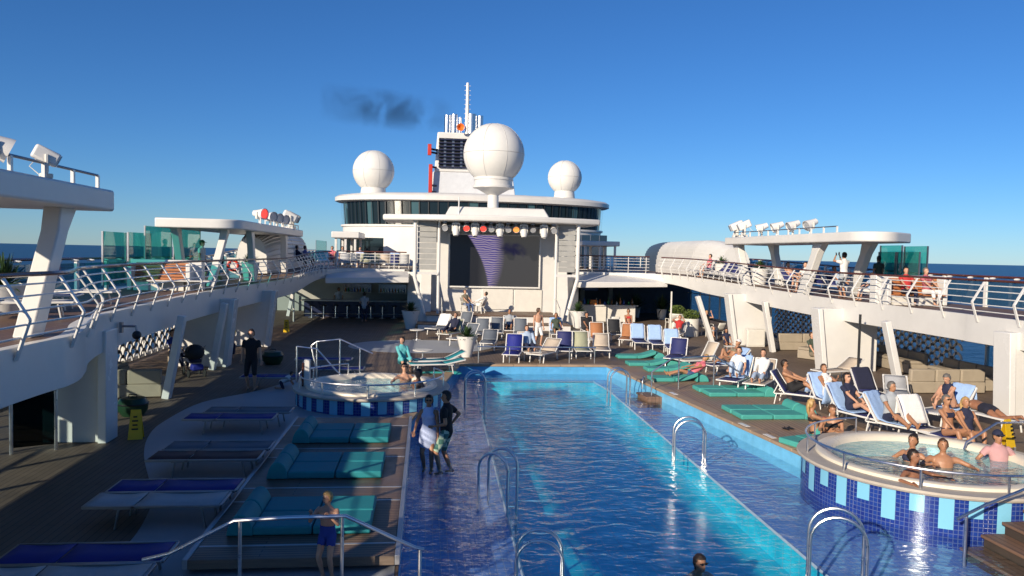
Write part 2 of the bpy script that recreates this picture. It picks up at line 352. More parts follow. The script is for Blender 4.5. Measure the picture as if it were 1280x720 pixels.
# pool shell
DEEP = [(-2.4, 4), (2.2, 4), (2.2, 11), (2.6, 26.6), (2.45, 28.3), (-2.1, 28.3), (-2.4, 11.4)]
sh = MB()
def strip(P, Q, z):
    for i in range(len(P)-1): sh.add([(*P[i], z), (*Q[i], z), (*Q[i+1], z), (*P[i+1], z)], [(0, 1, 2, 3)])
strip([(-4.2, 2), (-4.2, 11.4), (-4.2, 19.4), (-3.35, 24.2), (-2.6, 28.8)], [(-2.4, 2), (-2.4, 11.4), (-2.27, 19.4), (-2.18, 24.2), (-2.1, 28.8)], -.56)
strip([(2.2, 2), (2.2, 11.02), (2.42, 20), (2.6, 26.6), (2.45, 28.8)], [(7.2, 2), (7.2, 13.2), (3.87, 20), (3.24, 26.6), (3.06, 28.8)], -.56)
strip([(-2.4, 2), (-2.4, 4)], [(2.2, 2), (2.2, 4)], -.56); strip([(-2.1, 28.3), (-2.1, 28.8)], [(2.45, 28.3), (2.45, 28.8)], -.56)
pool = struct(sh.build('pool_floor', poolfloor))
nP = len(DEEP); dw = MB(); dw.add([(x, y, -1.05) for x, y in DEEP], [tuple(range(nP))]); struct(dw.build('pool_deep_floor', deepfloor))
dw = MB().prism(DEEP, -1.05, -.562, top=False, bot=False); dw.f = [f[::-1] for f in dw.f]; struct(dw.build('pool_deep_wall', deepfloor))
edge = MB(); edge.tube([(x, y, -.565) for x, y in DEEP], .03, 4, closed=True); struct(edge.build('pool_edge_strip', mat('edge_tile', (.45, .52, .62), .3)))
def wall(P, name, mm, z0=-.6, z1=-.06):
    w = MB()
    for a, c in zip(P, P[1:]): w.add([(*a, z0), (*c, z0), (*c, z1), (*a, z1)], [(0, 1, 2, 3)])
    return struct(w.build(name, mm))
wall(LEFTP, 'pool_wall_left', walltile); wall(RIGHTP, 'pool_wall_right', walltile2)
wall([(3.06, 28.8), (-2.6, 28.8)], 'pool_wall_far', walltile); wall([(-4.2, 2), (7.2, 2)], 'pool_wall_near', walltile)
wt = MB(); wt.add([(x, y, -.35) for x, y in POOL], [tuple(range(len(POOL)))]); struct(wt.build('pool_water', poolwater))
def coping(P, name, out, w=.28, mm=coping_m, L=.9):
    pts = resample([Vector((*p, 0)) for p in P], L)
    if (Vector((*P[-1], 0))-pts[-1]).length > .05: pts.append(Vector((*P[-1], 0)))
    root = None
    for a, c in zip(pts, pts[1:]):
        d = (c-a).normalized(); nrm = Vector((d.y, -d.x, 0))*out
        k = MB(); e = d*.006
        q = [a+e-nrm*.03, c-e-nrm*.03, c-e+nrm*w, a+e+nrm*w]
        k.prism([(p.x, p.y) for p in q], -.065, .018)
        o = k.build('coping_stone', mm, root, bevel=.012)
        if root is None: root = o; o.name = name; struct(o)
coping(LEFTP[1:], 'pool_coping_left', -1); coping(RIGHTP[3:], 'pool_coping_right', 1); coping([(3.06, 28.8), (-2.6, 28.8)], 'pool_coping_far', 1, .3)
# timber surround on the sunny side, with metal joints
rs = [(4.64, 15.9), (4.12, 20.45), (3.36, 28.8), (6.6, 28.8), (7.0, 20.4), (7.2, 16.0)]
struct(MB().prism(rs, .001, .008, bot=False).build('pool_surround', surrm))
# left sun platform
PZ = .2
pf = thing('sun_platform', 'low teak sun platform with metal strips beside the pool', 'platform')
MB().box((-5.56, 14.35, PZ-.06), (2.62, 8.5, .115)).build('timber_top', platm, pf, bevel=.01)
fr = MB(); fr.box((-6.905, 14.35, PZ-.055), (.07, 8.64, .13)); fr.box((-4.215, 14.35, PZ-.055), (.07, 8.64, .13)); fr.build('edge_trim', stripm, pf, bevel=.008)
fb = MB(); fb.box((-5.56, 10.06, PZ-.058), (2.62, .07, .125)); fb.build('front_board', mat('weathered_board', (.16, .12, .09), .6, var=.2, stretch=(1, 9, 9)), pf, bevel=.008)
bs = MB(); bs.box((-5.56, 14.4, -.18), (2.5, 8.3, .50)); bs.build('plinth', tubmos, pf)
for yy in (10.5, 12.35, 13.05, 15.0, 15.65, 17.7):
    MB().box((-5.56, yy, PZ), (2.6, .045, .006)).build('joint_strip', stripm, pf)
# ---------------------------------------------------------------- hot tubs
def tub(cx, cy, r, zt, name, label, z0, a0, a1, short0):
    t = thing(name, label, 'hot tub', (cx, cy, 0))
    n = 72; mb = MB(); mb.lathe([(r-.05, z0), (r-.05, zt-.06)], n=n); o = mb.build('mosaic_wall', tubmos, t); wall_o = o
    me = o.data; uv = me.uv_layers.new(name='UVMap')
    for p in me.polygons:
        for li in p.loop_indices:
            v = me.vertices[me.loops[li].vertex_index].co; a = math.atan2(v.y, v.x)
            uv.data[li].uv = (a*r, v.z)
        us = [uv.data[li].uv[0] for li in p.loop_indices]
        if max(us)-min(us) > r:
            for li in p.loop_indices:
                if uv.data[li].uv[0] < 0: uv.data[li].uv[0] += 2*math.pi*r
    K = int((a1-a0)/(.43/r)); 
    for k in range(K):                                # pale panels, long and short in turn
        a = a0+(a1-a0)*(k+.5)/K; w = .115/r*1.0; h = (zt-.08-z0)*(.62 if (k+short0) % 2 else .36)
        mb = MB(); mb.lathe([(r-.047, zt-.075-h), (r-.038, zt-.075-h), (r-.038, zt-.075), (r-.047, zt-.075)], n=4, a0=a-w, a1=a+w)
        p = mb.build('tile_panel', tubpale, wall_o)
    mb = MB(); mb.lathe([(r-.06, zt-.07), (r+.03, zt-.07), (r+.05, zt-.035), (r+.03, zt), (r-.32, zt+.0), (r-.32, zt-.07)], n=n); mb.build('stone_rim', mat('tub_rim_stone', (.45, .40, .33), .5, var=.12, vscale=3), t)
    mb = MB(); mb.lathe([(r-.30, zt+.001), (r-.32, zt+.05), (r-.37, zt+.07), (r-.52, zt+.06), (r-.60, zt), (r-.66, zt-.14), (r-.72, zt-.45), (.01, zt-.75)], n=n); mb.build('basin', cream, t)
    mb = MB(); mb.lathe([(r-.60, 0), (r*.45, 0), (.001, 0)], n=n); o = mb.build('bubbling_water', tubwater, t); o.location.z = zt-.06
    return t
TL = (-5.35, 21.7, 2.12); TR = (5.9, 13.8, 2.38)
tub(*TL, .45, 'hot_tub', 'round hot tub with blue tiled side behind the shaded teak platform', -.56, R_(-178), R_(20), 0)
tub(*TR, .38, 'hot_tub', 'round hot tub with navy and pale blue mosaic side in full sun', -.56, R_(150), R_(290), 1)
# ================================================================ UPPER DECK
LIN = [(-9.7, -15), (-9.7, 0), (-9.7, 11), (-9.62, 13.0), (-9.9, 14.2), (-10.4, 15.6), (-10.75, 17.4), (-11, 21), (-11.2, 26), (-10.95, 32.8), (-10.6, 40), (-10.1, 44.4), (-9.2, 46.2), (-7.6, 46.9), (-5.2, 47)]
RIN = [(11.9, -15), (11.9, 0), (11.9, 18.7), (12, 21.3), (12, 25.4), (11.8, 30.9), (11.5, 37.4), (11.1, 42.4), (10.2, 45.4), (8.3, 46.7), (5.4, 47)]
def sstep(a, c, x): t = max(0, min(1, (x-a)/(c-a))); return t*t*(3-2*t)
def zL(y): return 2.7+.40*sstep(38, 47.5, y)
def zR(y): return 2.7+.45*sstep(26, 47, y)
def side_curve(P): return catmull([Vector((p[0], p[1], 0)) for p in P[1:]], 8)
LC, RC = side_curve(LIN), side_curve(RIN)
for nm, CV, zf, sx, sg in (('upper_deck_left', LC, zL, -SXL, -1), ('upper_deck_right', RC, zR, SX, 1)):
    top, und = MB(), MB()
    P = [Vector((CV[0].x, -15, 0))]+CV
    for a, c in zip(P, P[1:]):
        if abs(c.y-a.y) < 1e-3: continue
        za, zc = zf(a.y), zf(c.y); q = [(a.x, a.y), (c.x, c.y), (sx, c.y), (sx, a.y)]
        zz = [za, zc, zc, za]
        f = (0, 1, 2, 3) if sg < 0 else (3, 2, 1, 0)
        top.add([(x, y, z) for (x, y), z in zip(q, zz)], [f]); und.add([(x, y, z-.35) for (x, y), z in zip(q, zz)], [f[::-1]])
    o = struct(top.build(nm, deckup)); struct(und.build('deckhead_'+nm.split('_')[-1], white))
    # fascia: curved white girder along the edge
    fa = MB(); vs, fs = [], []
    for i, a in enumerate(P):
        d = (P[min(i+1, len(P)-1)]-P[max(i-1, 0)]).normalized(); nr = Vector((d.y, -d.x, 0))*(-sg)
        if sg < 0: nr = Vector((d.y, -d.x, 0))
        else: nr = Vector((-d.y, d.x, 0))
        z = zf(a.y); dep = .76-.30*sstep(40, 46, a.y)
        for off, zz in ((-.25, z+.0), (.0, z+.03), (.05, z+.03), (.05, z-dep), (.0, z-dep-.02), (-.25, z-dep-.02), (-.25, z-.3)):
            q = a+nr*off; vs.append((q.x, q.y, zz))
    for i in range(len(P)-1):
        for j in range(6):
            A = i*7+j; fs.append((A, A+1, A+8, A+7) if sg > 0 else (A+7, A+8, A+1, A))
    fa.add(vs, fs); struct(fa.build('deck_fascia_'+nm.split('_')[-1], white))
# cross deck behind the stage and the deck the camera stands on
cd_ = MB()
cd_.add([(-SXL, 47, 3.1), (SX, 47, 3.15), (SX, 85, 3.15), (-SXL, 85, 3.1)], [(0, 1, 2, 3)])
cd_.add([(-SXL, 47, 2.78), (-5.0, 47, 2.78), (-5.0, 85, 2.78), (-SXL, 85, 2.78)], [(3, 2, 1, 0)])
cd_.add([(5.2, 47, 2.78), (SX, 47, 2.78), (SX, 85, 2.78), (5.2, 85, 2.78)], [(3, 2, 1, 0)])
struct(cd_.build('upper_deck_cross', deckup))
nd = MB(); nd.box((.55, -6.6, 2.5), (30.4, 14, .38)); struct(nd.build('upper_deck_aft', deckup))
# sloped white eaves in front of the cross deck, left and right of the stage
for sx0, sx1, nm in ((-9.6, -4.9, 'eave_left'), (5.1, 10.6, 'eave_right')):
    e = MB(); z = 3.1 if sx0 < 0 else 3.15
    q = [(sx0, 44.6), (sx1, 45.0), (sx1, 47.6), (sx0-.2*(1 if sx0 < 0 else 0), 47.6)]
    vs = [(q[0][0], q[0][1], 2.62), (q[1][0], q[1][1], 2.72), (q[2][0], q[2][1], z+.04), (q[3][0], q[3][1], z+.04), (q[0][0], q[0][1], 2.30), (q[1][0], q[1][1], 2.40), (q[2][0], q[2][1], 2.4), (q[3][0], q[3][1], 2.3)]
    e.add(vs, [(0, 1, 2, 3), (7, 6, 5, 4), (4, 5, 1, 0), (5, 6, 2, 1), (7, 4, 0, 3)]); struct(e.build(nm, white, bevel=.03))
# ---------------------------------------------------------------- railings
def railing(CVs, zf, sg, label, steps, name='promenade_railing', flip=1, plain=False):
    t = thing(name, label, 'railing')
    def prof(h):                                       # offset towards the pool at height h above deck
        if plain: return .0
        return .05+.20*(h/.42) if h < .42 else .25-.38*(h-.42)/.62
    def nrm(P, i):
        d = (P[min(i+1, len(P)-1)]-P[max(i-1, 0)]).normalized(); return Vector((d.y, -d.x, 0)) if sg < 0 else Vector((-d.y, d.x, 0))
    for h in (.17, .36, .55, .74, .90):
        k = MB(); k.tube([p+nrm(CVs, i)*(prof(h)+.0)+Vector((0, 0, zf(p.y)+h)) for i, p in enumerate(CVs)], .016, 6); k.build('rail_bar', white2, t)
    k = MB()
    k.tube([p+nrm(CVs, i)*(prof(1.02)-.02)+Vector((0, 0, zf(p.y)+1.04)) for i, p in enumerate(CVs)], .036, 8); k.build('handrail', teakrail, t)
    P = []
    for y0, y1, st in steps:
        seg = [p for p in CVs if y0 <= p.y <= y1]; P += resample(seg, st)
    for p in P:
        i = min(range(len(CVs)), key=lambda q: (CVs[q]-p).length); n = nrm(CVs, i); z = zf(p.y); d = Vector((-n.y, n.x, 0))
        k = MB()
        pts = [(.06, -.16), (prof(.42), .42), (prof(1.0), 1.0)]
        for (o0, h0), (o1, h1) in zip(pts, pts[1:]):
            k.beam(p+n*o0+Vector((0, 0, z+h0)), p+n*o1+Vector((0, 0, z+h1)), .03, .085 if not plain else .04, up=d)
        k.build('stanchion', white2, t, bevel=.006)
    return t
fl = [p for p in LC if p.y >= 2 and p.y < 46.2]; fr_ = [p for p in RC if p.y >= 8 and p.y < 45.5]
railing(fl, zL, -1, 'white bent-post railing with dark handrail along the shaded promenade', [(2, 40, 1.55), (40.5, 46, .55)])
railing(fr_, zR, 1, 'white bent-post railing with dark handrail along the sunlit promenade', [(8, 40, 1.6), (40.5, 45.5, .9)])
railing([Vector((x, 47.3, 0)) for x in [-9.3+.3*i for i in range(15)]], lambda y: 3.12, -1, 'straight white railing above the shaded bar', [(47, 48, 1.15)], plain=True)
railing([Vector((x, 47.3, 0)) for x in [5.3+.3*i for i in range(17)]], lambda y: 3.17, 1, 'straight white railing above the sunlit bar counter', [(47, 48, 1.15)], plain=True)
# outer balustrades: white posts, brown rail, bluish glass, small white lamps
def balustrade(sx, zf, label, y0, y1):
    t = thing('glass_balustrade', label, 'balustrade'); 
    zz = lambda y: zf(y)
    N = int((y1-y0)/2.2)
    for i in range(N+1):
        y = y0+i*2.2; x = sx
        MB().box((x, y, zz(y)+.52), (.09, .16, 1.04)).build('post', white2, t, bevel=.01)
        if i < N: MB().box((x, y+1.1, zz(y+1.1)+.50), (.014, 2.02, .86)).build('glass_pane', glass_b, t)
    k = MB(); k.tube([(sx, y0+i*1.1, zz(y0+i*1.1)+1.07) for i in range(2*N+1)], .045, 8); k.build('handrail', teakrail, t)
    for i in range(2*N):
        y = y0+.6+i*1.1; k = MB(); k.ell((sx-.16*(1 if sx > 0 else -1), y, zz(y)+1.02), (.13, .05, .04), 8, 4); k.build('rail_lamp', white2, t)
    return t
balustrade(-SXL+.1, zL, 'bluish glass balustrade on the outer edge of the shaded upper deck', 3, 78)
balustrade(SX-.1, zR, 'bluish glass balustrade on the outer edge of the sunlit upper deck', 3, 78)
# ---------------------------------------------------------------- canopies
def canopy(poly, z0, z1, label, pillars, rail=None, name='promenade_canopy'):
    t = thing(name, label, 'canopy')
    MB().prism(poly, z0, z1).build('roof_slab', white, t, bevel=.05, seg=3)
    for a, c, w, th in pillars:
        a, c = Vector(a), Vector(c); k = MB(); d = (c-a)
        # blade pillar: wide along the ship, thin across, flared at the top
        v = []
        for p, ww in ((a, w), (a+d*.8, w*.92), (c, w*1.5)):
            v += [p+Vector((-th/2, -ww/2, 0)), p+Vector((th/2, -ww/2, 0)), p+Vector((th/2, ww/2, 0)), p+Vector((-th/2, ww/2, 0))]
        f = []
        for i in (0, 4): f += [(i+j, i+(j+1) % 4, i+4+(j+1) % 4, i+4+j) for j in range(4)]
        k.add(v, f+[(3, 2, 1, 0), (8, 9, 10, 11)]); k.build('pillar', white, t, bevel=.03)
    if rail:
        k = MB(); pts = [Vector(p) for p in rail]; k.tube([p+Vector((0, 0, .24)) for p in pts], .025, 6); k.build('roof_rail', galv, t)
        for p in resample(pts, 1.0): MB().box(p+Vector((0, 0, .12)), (.05, .07, .24)).build('rail_stub', white2, t)
    return t
def arc(cx, cy, r, a0, a1, n=6): return [(cx+r*math.cos(R_(a0+(a1-a0)*i/n)), cy+r*math.sin(R_(a0+(a1-a0)*i/n))) for i in range(n+1)]
canopy([(-9.8, -12), (-9.8, 15.4), (-11.9, 15.2), (-11.9, -12)], 4.84, 5.24, 'large white canopy overhanging the shaded promenade beside the leafy palm pot', [((-10.25, 13.1, 2.7), (-10.35, 14.45, 4.86), .42, .3), ((-10.4, 3, 2.7), (-10.5, 4.6, 4.86), .42, .3)], [(-9.95, 2+i*1.0, 5.24) for i in range(14)])
lcan = [(-14.2, 30.6), (-12.1, 30.6)]+arc(-12.0, 31.5, .9, -80, 0, 6)+[(-11.0, 45.5), (-12.6, 46), (-14.2, 44)]
canopy(lcan, 4.93, 5.30, 'white canopy with rounded corner carrying red and white lamps', [((-12.2, 30.9, 2.7), (-11.9, 31.9, 4.95), .34, .28), ((-11.55, 35.2, 2.7), (-11.55, 34.6, 4.95), .45, .26), ((-13.6, 32.2, 2.7), (-13.7, 31.5, 4.95), .4, .28), ((-11.5, 42.5, 2.95), (-11.5, 42.3, 4.95), .5, .3)], [(-11.2, 35+i*1.0, 5.3) for i in range(11)])
rcan = [(14.2, 27.1), (13.2, 26.3)]+arc(12.5, 26.9, .9, -50, -180, 7)+[(11.6, 38.8), (14.1, 39.4)]
canopy(rcan[::-1], 4.93, 5.30, 'white canopy with rounded corner carrying a row of white floodlights', [((11.95, 36.6, 2.85), (12.1, 38.2, 4.95), .5, .35), ((12.0, 31.0, 2.74), (12.2, 30.0, 4.95), .55, .32), ((13.8, 30.4, 2.74), (13.85, 29.2, 4.95), .5, .3), ((13.7, 36.6, 2.85), (13.8, 37.8, 4.95), .5, .3)], [(11.75, 28.0+i*1.0, 5.3) for i in range(11)])
def small_canopy(x0, x1, y0, y1, z0, z1, zd, label):
    t = thing('deck_canopy', label, 'canopy'); MB().box(((x0+x1)/2, (y0+y1)/2, (z0+z1)/2), (x1-x0, y1-y0, z1-z0)).build('roof_slab', white, t, bevel=.06, seg=3)
    for x in (x0+.3, (x0+x1)/2, x1-.3):
        for y in (y0+.3, y1-.3): MB().box((x, y, (zd+z0)/2), (.16, .16, z0-zd)).build('pillar', white, t, bevel=.02)
v0, v1 = V(414, 297, 55), V(449, 297, 55); small_canopy(v0.x, v1.x, 55, 60, v0.z, V(414, 289, 55).z, 3.1, 'small white canopy below the windowed drum on the shaded side')
v0, v1 = V(728, 307, 56), V(775, 307, 56); small_canopy(v0.x, v1.x, 56, 60, v0.z, V(775, 302, 56).z, 3.15, 'small white canopy below the windowed drum on the sunlit side')
# ---------------------------------------------------------------- supports under the promenades
def strut(base, top, w, th, label, name='leaning_strut', group=None):
    o = MB().beam((0, 0, 0), Vector(top)-Vector(base), w, th, up=Vector((0, 1, 0))).build(name, white, bevel=.02); o.location = base
    return tag(o, label, 'strut', group)
def fin(x0, x1, y, zt, lean, label, th=.5):
    t = thing('support_fin', label, 'pier', (0, y, 0))
    k = MB(); sg = 1 if x1 > x0 else -1
    poly = [(x0, 0), (x1, 0), (x1, zt), (x0+lean, zt)]; n = 4
    vs = [(x, -th/2, z) for x, z in poly]+[(x, th/2, z) for x, z in poly]
    fs = [(0, 1, 2, 3), (7, 6, 5, 4)]+[(j, 4+j, 4+(j+1) % 4, (j+1) % 4) for j in range(4)]
    if sg < 0: fs = [f[::-1] for f in fs]
    k.add(vs, fs); k.build('panel', white, t, bevel=.02)
    e = MB(); e.beam((x0-.09*sg, -th*.1, 0), (x0+lean-.09*sg, -th*.1, zt), .18, th+.12, up=Vector((0, 1, 0))); e.build('edge_post', white2, t, bevel=.02)
for i, (b_, tp, lab) in enumerate([((890, 428), (872, 370), 'white leaning strut beside the pale round planters'), ((966, 440), (955, 395), 'white leaning strut beside a beige sofa block'), ((1125, 490), (1107, 415), 'white leaning strut beside dark clothes hung on a chair')]):
    g = G(*b_); q = H(*tp, g.x+.55); tpz = (g.x+.62*(q.z/1.97) if False else q.x, q.y, q.z)
    tpv = V(*tp, g.y); strut((g.x, g.y, 0), (tpv.x-(.0), g.y, 2.3), .2, .3, lab)
fin(11.2, 12.9, 36.0, 2.5, -.4, 'white support panel under the sunlit promenade beside the outdoor dining chairs')
fin(11.3, 13.3, 27.8, 2.4, -.3, 'white support panel under the sunlit promenade behind an empty sand lounger')
g = G(1253, 560); fin(11.75, 14.6, 19.0, 2.4, -.1, 'white support panel under the sunlit promenade carrying a thin hand bar')
for b_, tp, lab in [((208, 498), (228, 402), 'grey shaded leaning strut beside the pushchair'), ((265, 462), (281, 390), 'grey shaded leaning strut beside a wide grey panel'), ((360, 395), (370, 352), 'grey shaded leaning strut near the bar stools')]:
    g = G(*b_); tpv = V(*tp, g.y); strut((g.x, g.y, 0), (tpv.x, g.y, 2.3), .2, .28, lab)
fin(-11.0, -12.5, 28.2, 2.4, .25, 'wide shaded support panel between the pushchair and the man in black')
fin(-10.75, -12.2, 34.0, 2.4, .3, 'shaded support panel beside the far yellow warning sign')
fin(-10.75, -11.9, 17.3, 2.4, .0, 'shaded support panel with dark glass screen beside it')
# dark glass screen near the left edge
t = thing('glass_screen', 'dark tinted glass screen on steel posts beside the shaded support panel', 'screen')
a, c = G(14, 568), G(70, 562); MB().beam(Vector((a.x, a.y, 1.0)), Vector((c.x, c.y, 1.0)), .03, 1.75).build('pane', glass_d, t)
for q in (a, c): MB().tube([(q.x, q.y, 0), (q.x, q.y, 2.0)], .035, 8).build('post', steel, t)
# ---------------------------------------------------------------- outer side walls of the lower deck: frames, panes, lattice
def side_wall(sx, label, y0, y1, lat):
    t = thing('side_window_wall', label, 'window wall', (sx, 0, 0)); st = 1.9; N = int((y1-y0)/st)
    k = MB(); k.box((0, (y0+y1)/2, .06), (.14, y1-y0, .12)); k.box((0, (y0+y1)/2, 2.30), (.14, y1-y0, .1)); k.build('sill_and_head', offw, t)
    for i in range(N+1):
        y = y0+i*st; MB().box((0, y, 1.15), (.10, .09, 2.06)).build('mullion', offw, t)
        if i < N and not any(a-.6 < y < b-1.0 for a, b in lat):
            MB().box((0, y+st/2, 1.19), (.02, st-.1, 2.1)).build('pane', glass_c, t); MB().box((0, y+st/2, 1.62), (.07, st-.1, .05)).build('transom', offw, t)
    return t
LATL = [(23.5, 41)]; LATR = [(25.2, 41)]
side_wall(-SXL+.1, 'outer window wall with white frames on the shaded side of the lower deck', 2, 60, LATL)
side_wall(SX-.1, 'outer window wall with white frames overlooking the sea on the sunlit side', 2, 60, LATR)
def lattice(sx, y0, y1, z0, z1, label, R=.30):
    k = MB(); rows = int((z1-z0)/(R*.62)); cols = int((y1-y0)/(2*R))
    for i in range(rows):
        zc = z0+i*R*.62
        for j in range(cols+1):
            yc = y0+2*R*j+(R if i % 2 else 0)
            n = 10; ri, ro = R*.66, R*1.0
            pts = [(yc+r*math.cos(math.pi*q/n), zc+r*math.sin(math.pi*q/n)) for q in range(n+1) for r in (ri, ro)]
            vs = [(x, y, z) for x in (-.02, .02) for y, z in pts]; M = 2*(n+1); fs = []
            for q in range(n):
                A = 2*q; fs += [(A, A+1, A+3, A+2), (M+A+2, M+A+3, M+A+1, M+A), (A+1, M+A+1, M+A+3, A+3), (A+2, M+A+2, M+A, A)]
            k.add(vs, fs)
    o = k.build('lattice_screen', white, loc=(sx, 0, 0)); return tag(o, label, 'screen')
lattice(-SXL+.4, 23.8, 32.5, .1, 2.2, 'white fish-scale lattice screen behind the shaded seating', .33)
lattice(-SXL+.4, 33.2, 40, .1, 2.2, 'white fish-scale lattice screen beyond the shaded support panels', .33)
lattice(SX-.7, 25.5, 40, .1, 2.15, 'white fish-scale lattice screen behind the beige sofas in the sun', .27)
# ================================================================ STAGE
ST = thing('open_air_stage', 'white open-air stage with wooden floor facing the pool', 'stage')
MB().box((-.1, 42.5, .14), (8.4, 1.6, .28)).build('lower_step', white, ST, bevel=.02)
MB().box((-.1, 42.5, .30), (8.5, 1.66, .04)).build('step_tread', deckup, ST, bevel=.01)
MB().box((-.1, 44.7, .34), (7.5, 3.0, .66)).build('platform', white, ST, bevel=.02)
for i in range(12): MB().box((-.1, 43.22+.255*i, .69), (7.6, .245, .04)).build('floor_board', deckup, ST, bevel=.006)
MB().box((.2, 46.75, 3.1), (9.0, .6, 6.2)).build('back_wall', white, ST, bevel=.03)
for x0, x1 in ((-2.55, -.3), (-.2, 2.05)): pass
for a, c in (((603, 361), (641, 387)), ((643, 362), (677, 390))):
    p, q = V(*a, 46.4), V(*c, 46.4); MB().box(((p.x+q.x)/2, 46.42, (p.z+q.z)/2), (q.x-p.x, .08, abs(p.z-q.z))).build('wall_panel', offw, ST, bevel=.02)
# side wings sloping down
for s, x in ((-1, -4.5), (1, 4.9)):
    k = MB(); vs = [(x-.3*s, 45.0, 0), (x+.5*s, 46.3, 0), (x+.5*s, 46.3, 3.0), (x-.3*s, 45.9, 3.0), (x-.9*s, 45.0, 0), (x-.9*s, 46.4, 0), (x-.9*s, 46.4, 3.0), (x-.9*s, 45.9, 3.0)]
    k.add(vs, [(0, 1, 2, 3), (4, 0, 3, 7), (3, 2, 6, 7), (1, 5, 6, 2)] if s > 0 else [(3, 2, 1, 0), (7, 3, 0, 4), (7, 6, 2, 3), (2, 6, 5, 1)]); k.build('side_wing', white, ST, bevel=.02)
# poles, louvre panels, roof
for s, xo, xi, xl in ((-1, -4.55, -3.2, -4.0), (1, 4.85, 3.6, 4.3)):
    k = MB(); k.tube([(xo, 44, 6.1), (xo, 44, 3.05), (xo, 44, 2.8), (xl, 44, .7)], .11, 10); k.build('bent_pole', white2, ST)
    k = MB(); k.tube([(xi, 44.2, 6.1), (xi, 44.2, .66)], .09, 10); k.build('straight_pole', white2, ST)
    for j in range(9):
        zc = 3.35+j*.31; MB().box(((xo+xi)/2, 44.15, zc), (abs(xo-xi)-.28, .06, .285)).build('louvre_slat', louver_g, ST, bevel=.008)
    k = MB(); k.beam((xo, 44.1, 3.0), (xi, 44.1, 3.0), .16, .14); k.build('cross_beam', white, ST)
n = 18; pts = []
for i in range(n+1):
    x = -6.4+12.6*i/n; u = (x+.1)/6.3; pts.append((x, 42.6+1.7*u*u))
poly = pts+[(6.2, 48.5), (-6.4, 48.5)]
MB().prism(poly, 5.98, 6.32).build('roof_slab', white, ST, bevel=.09, seg=3)
k = MB(); vs = []
for zz, w, y0 in ((6.30, 3.05, 44.2), (6.88, 2.75, 44.6)):
    vs += [(.15-w, y0, zz), (.15+w, y0, zz), (.15+w, 48, zz), (.15-w, 48, zz)]
k.add(vs, [(0, 1, 5, 4), (1, 2, 6, 5), (2, 3, 7, 6), (3, 0, 4, 7), (4, 5, 6, 7)]); k.build('roof_plinth', white, ST, bevel=.08, seg=3)
MB().box((.2, 45.6, 5.75), (7.8, 2.0, .12)).build('lighting_truss', galv, ST)
for s, x in ((-1, -3.0), (1, 3.55)):      # stage stair rails
    k = MB(); k.tube([(x, 42.2, .3), (x, 42.2, 1.2), (x, 43.4, 1.62), (x, 44.2, 1.62), (x, 44.2, .7)], .025, 8); k.build('stair_rail', steel, ST)
k = MB(); k.tube([(-.9-3.1*0-1.2, 44.3, 6.3), (-2.1, 44.3, 7.4)], .04, 6); k.build('whip_aerial', white2, ST)
# screen
m, nt, b = tex_mat('led_screen', .35)
tc = nt.nodes.new('ShaderNodeTexCoord'); sp = nt.nodes.new('ShaderNodeSeparateXYZ'); nt.links.new(tc.outputs['Object'], sp.inputs[0])
def M_(op, a, b_=None, c_=None):
    q = nt.nodes.new('ShaderNodeMath'); q.operation = op
    for i, v in enumerate((a, b_, c_)):
        if v is None: continue
        if isinstance(v, (int, float)): q.inputs[i].default_value = v
        else: nt.links.new(v, q.inputs[i])
    return q.outputs[0]
X, Z = sp.outputs[0], sp.outputs[2]
nn = nt.nodes.new('ShaderNodeTexNoise'); nn.inputs['Scale'].default_value = 2.2; nn.inputs['Detail'].default_value = 3; nt.links.new(tc.outputs['Object'], nn.inputs['Vector'])
# curved band: x centre grows downwards
cx_ = M_('ADD', M_('MULTIPLY', Z, -.42), M_('MULTIPLY', M_('MULTIPLY', Z, Z), -.10))
d_ = M_('SUBTRACT', X, M_('ADD', cx_, -.25))
sat = lambda v: M_('MINIMUM', M_('MAXIMUM', v, 0.0), 1.0)
band = M_('MULTIPLY', sat(M_('MULTIPLY', M_('ADD', d_, .58), 9.0)), sat(M_('MULTIPLY', M_('SUBTRACT', M_('ADD', .85, M_('MULTIPLY', Z, .52)), d_), 1.6)))
wv = nt.nodes.new('ShaderNodeTexWave'); wv.bands_direction = 'Z'; wv.inputs['Scale'].default_value = 2.4; wv.inputs['Distortion'].default_value = 5.5; wv.inputs['Detail'].default_value = 1; wv.inputs['Detail Scale'].default_value = .8; nt.links.new(tc.outputs['Object'], wv.inputs['Vector'])
wr = nt.nodes.new('ShaderNodeValToRGB'); e = wr.color_ramp.elements; e[0].position = 0; e[0].color = (.05, .045, .30, 1); e[1].position = 1; e[1].color = (.60, .50, .52, 1); q = e.new(.5); q.color = (.26, .17, .48, 1)
nt.links.new(wv.outputs[0], wr.inputs[0])
base = nt.nodes.new('ShaderNodeValToRGB'); e = base.color_ramp.elements; e[0].position = .0; e[0].color = (.006, .006, .008, 1); e[1].position = 1; e[1].color = (.075, .07, .065, 1); q = e.new(.30); q.color = (.006, .006, .008, 1); q2 = e.new(.42); q2.color = (.07, .065, .06, 1)
nt.links.new(M_('MULTIPLY_ADD', X, .19, .5), base.inputs[0])
bl = nt.nodes.new('ShaderNodeMix'); bl.data_type = 'RGBA'; nt.links.new(band, bl.inputs[0]); nt.links.new(base.outputs[0], bl.inputs[6]); nt.links.new(wr.outputs[0], bl.inputs[7])
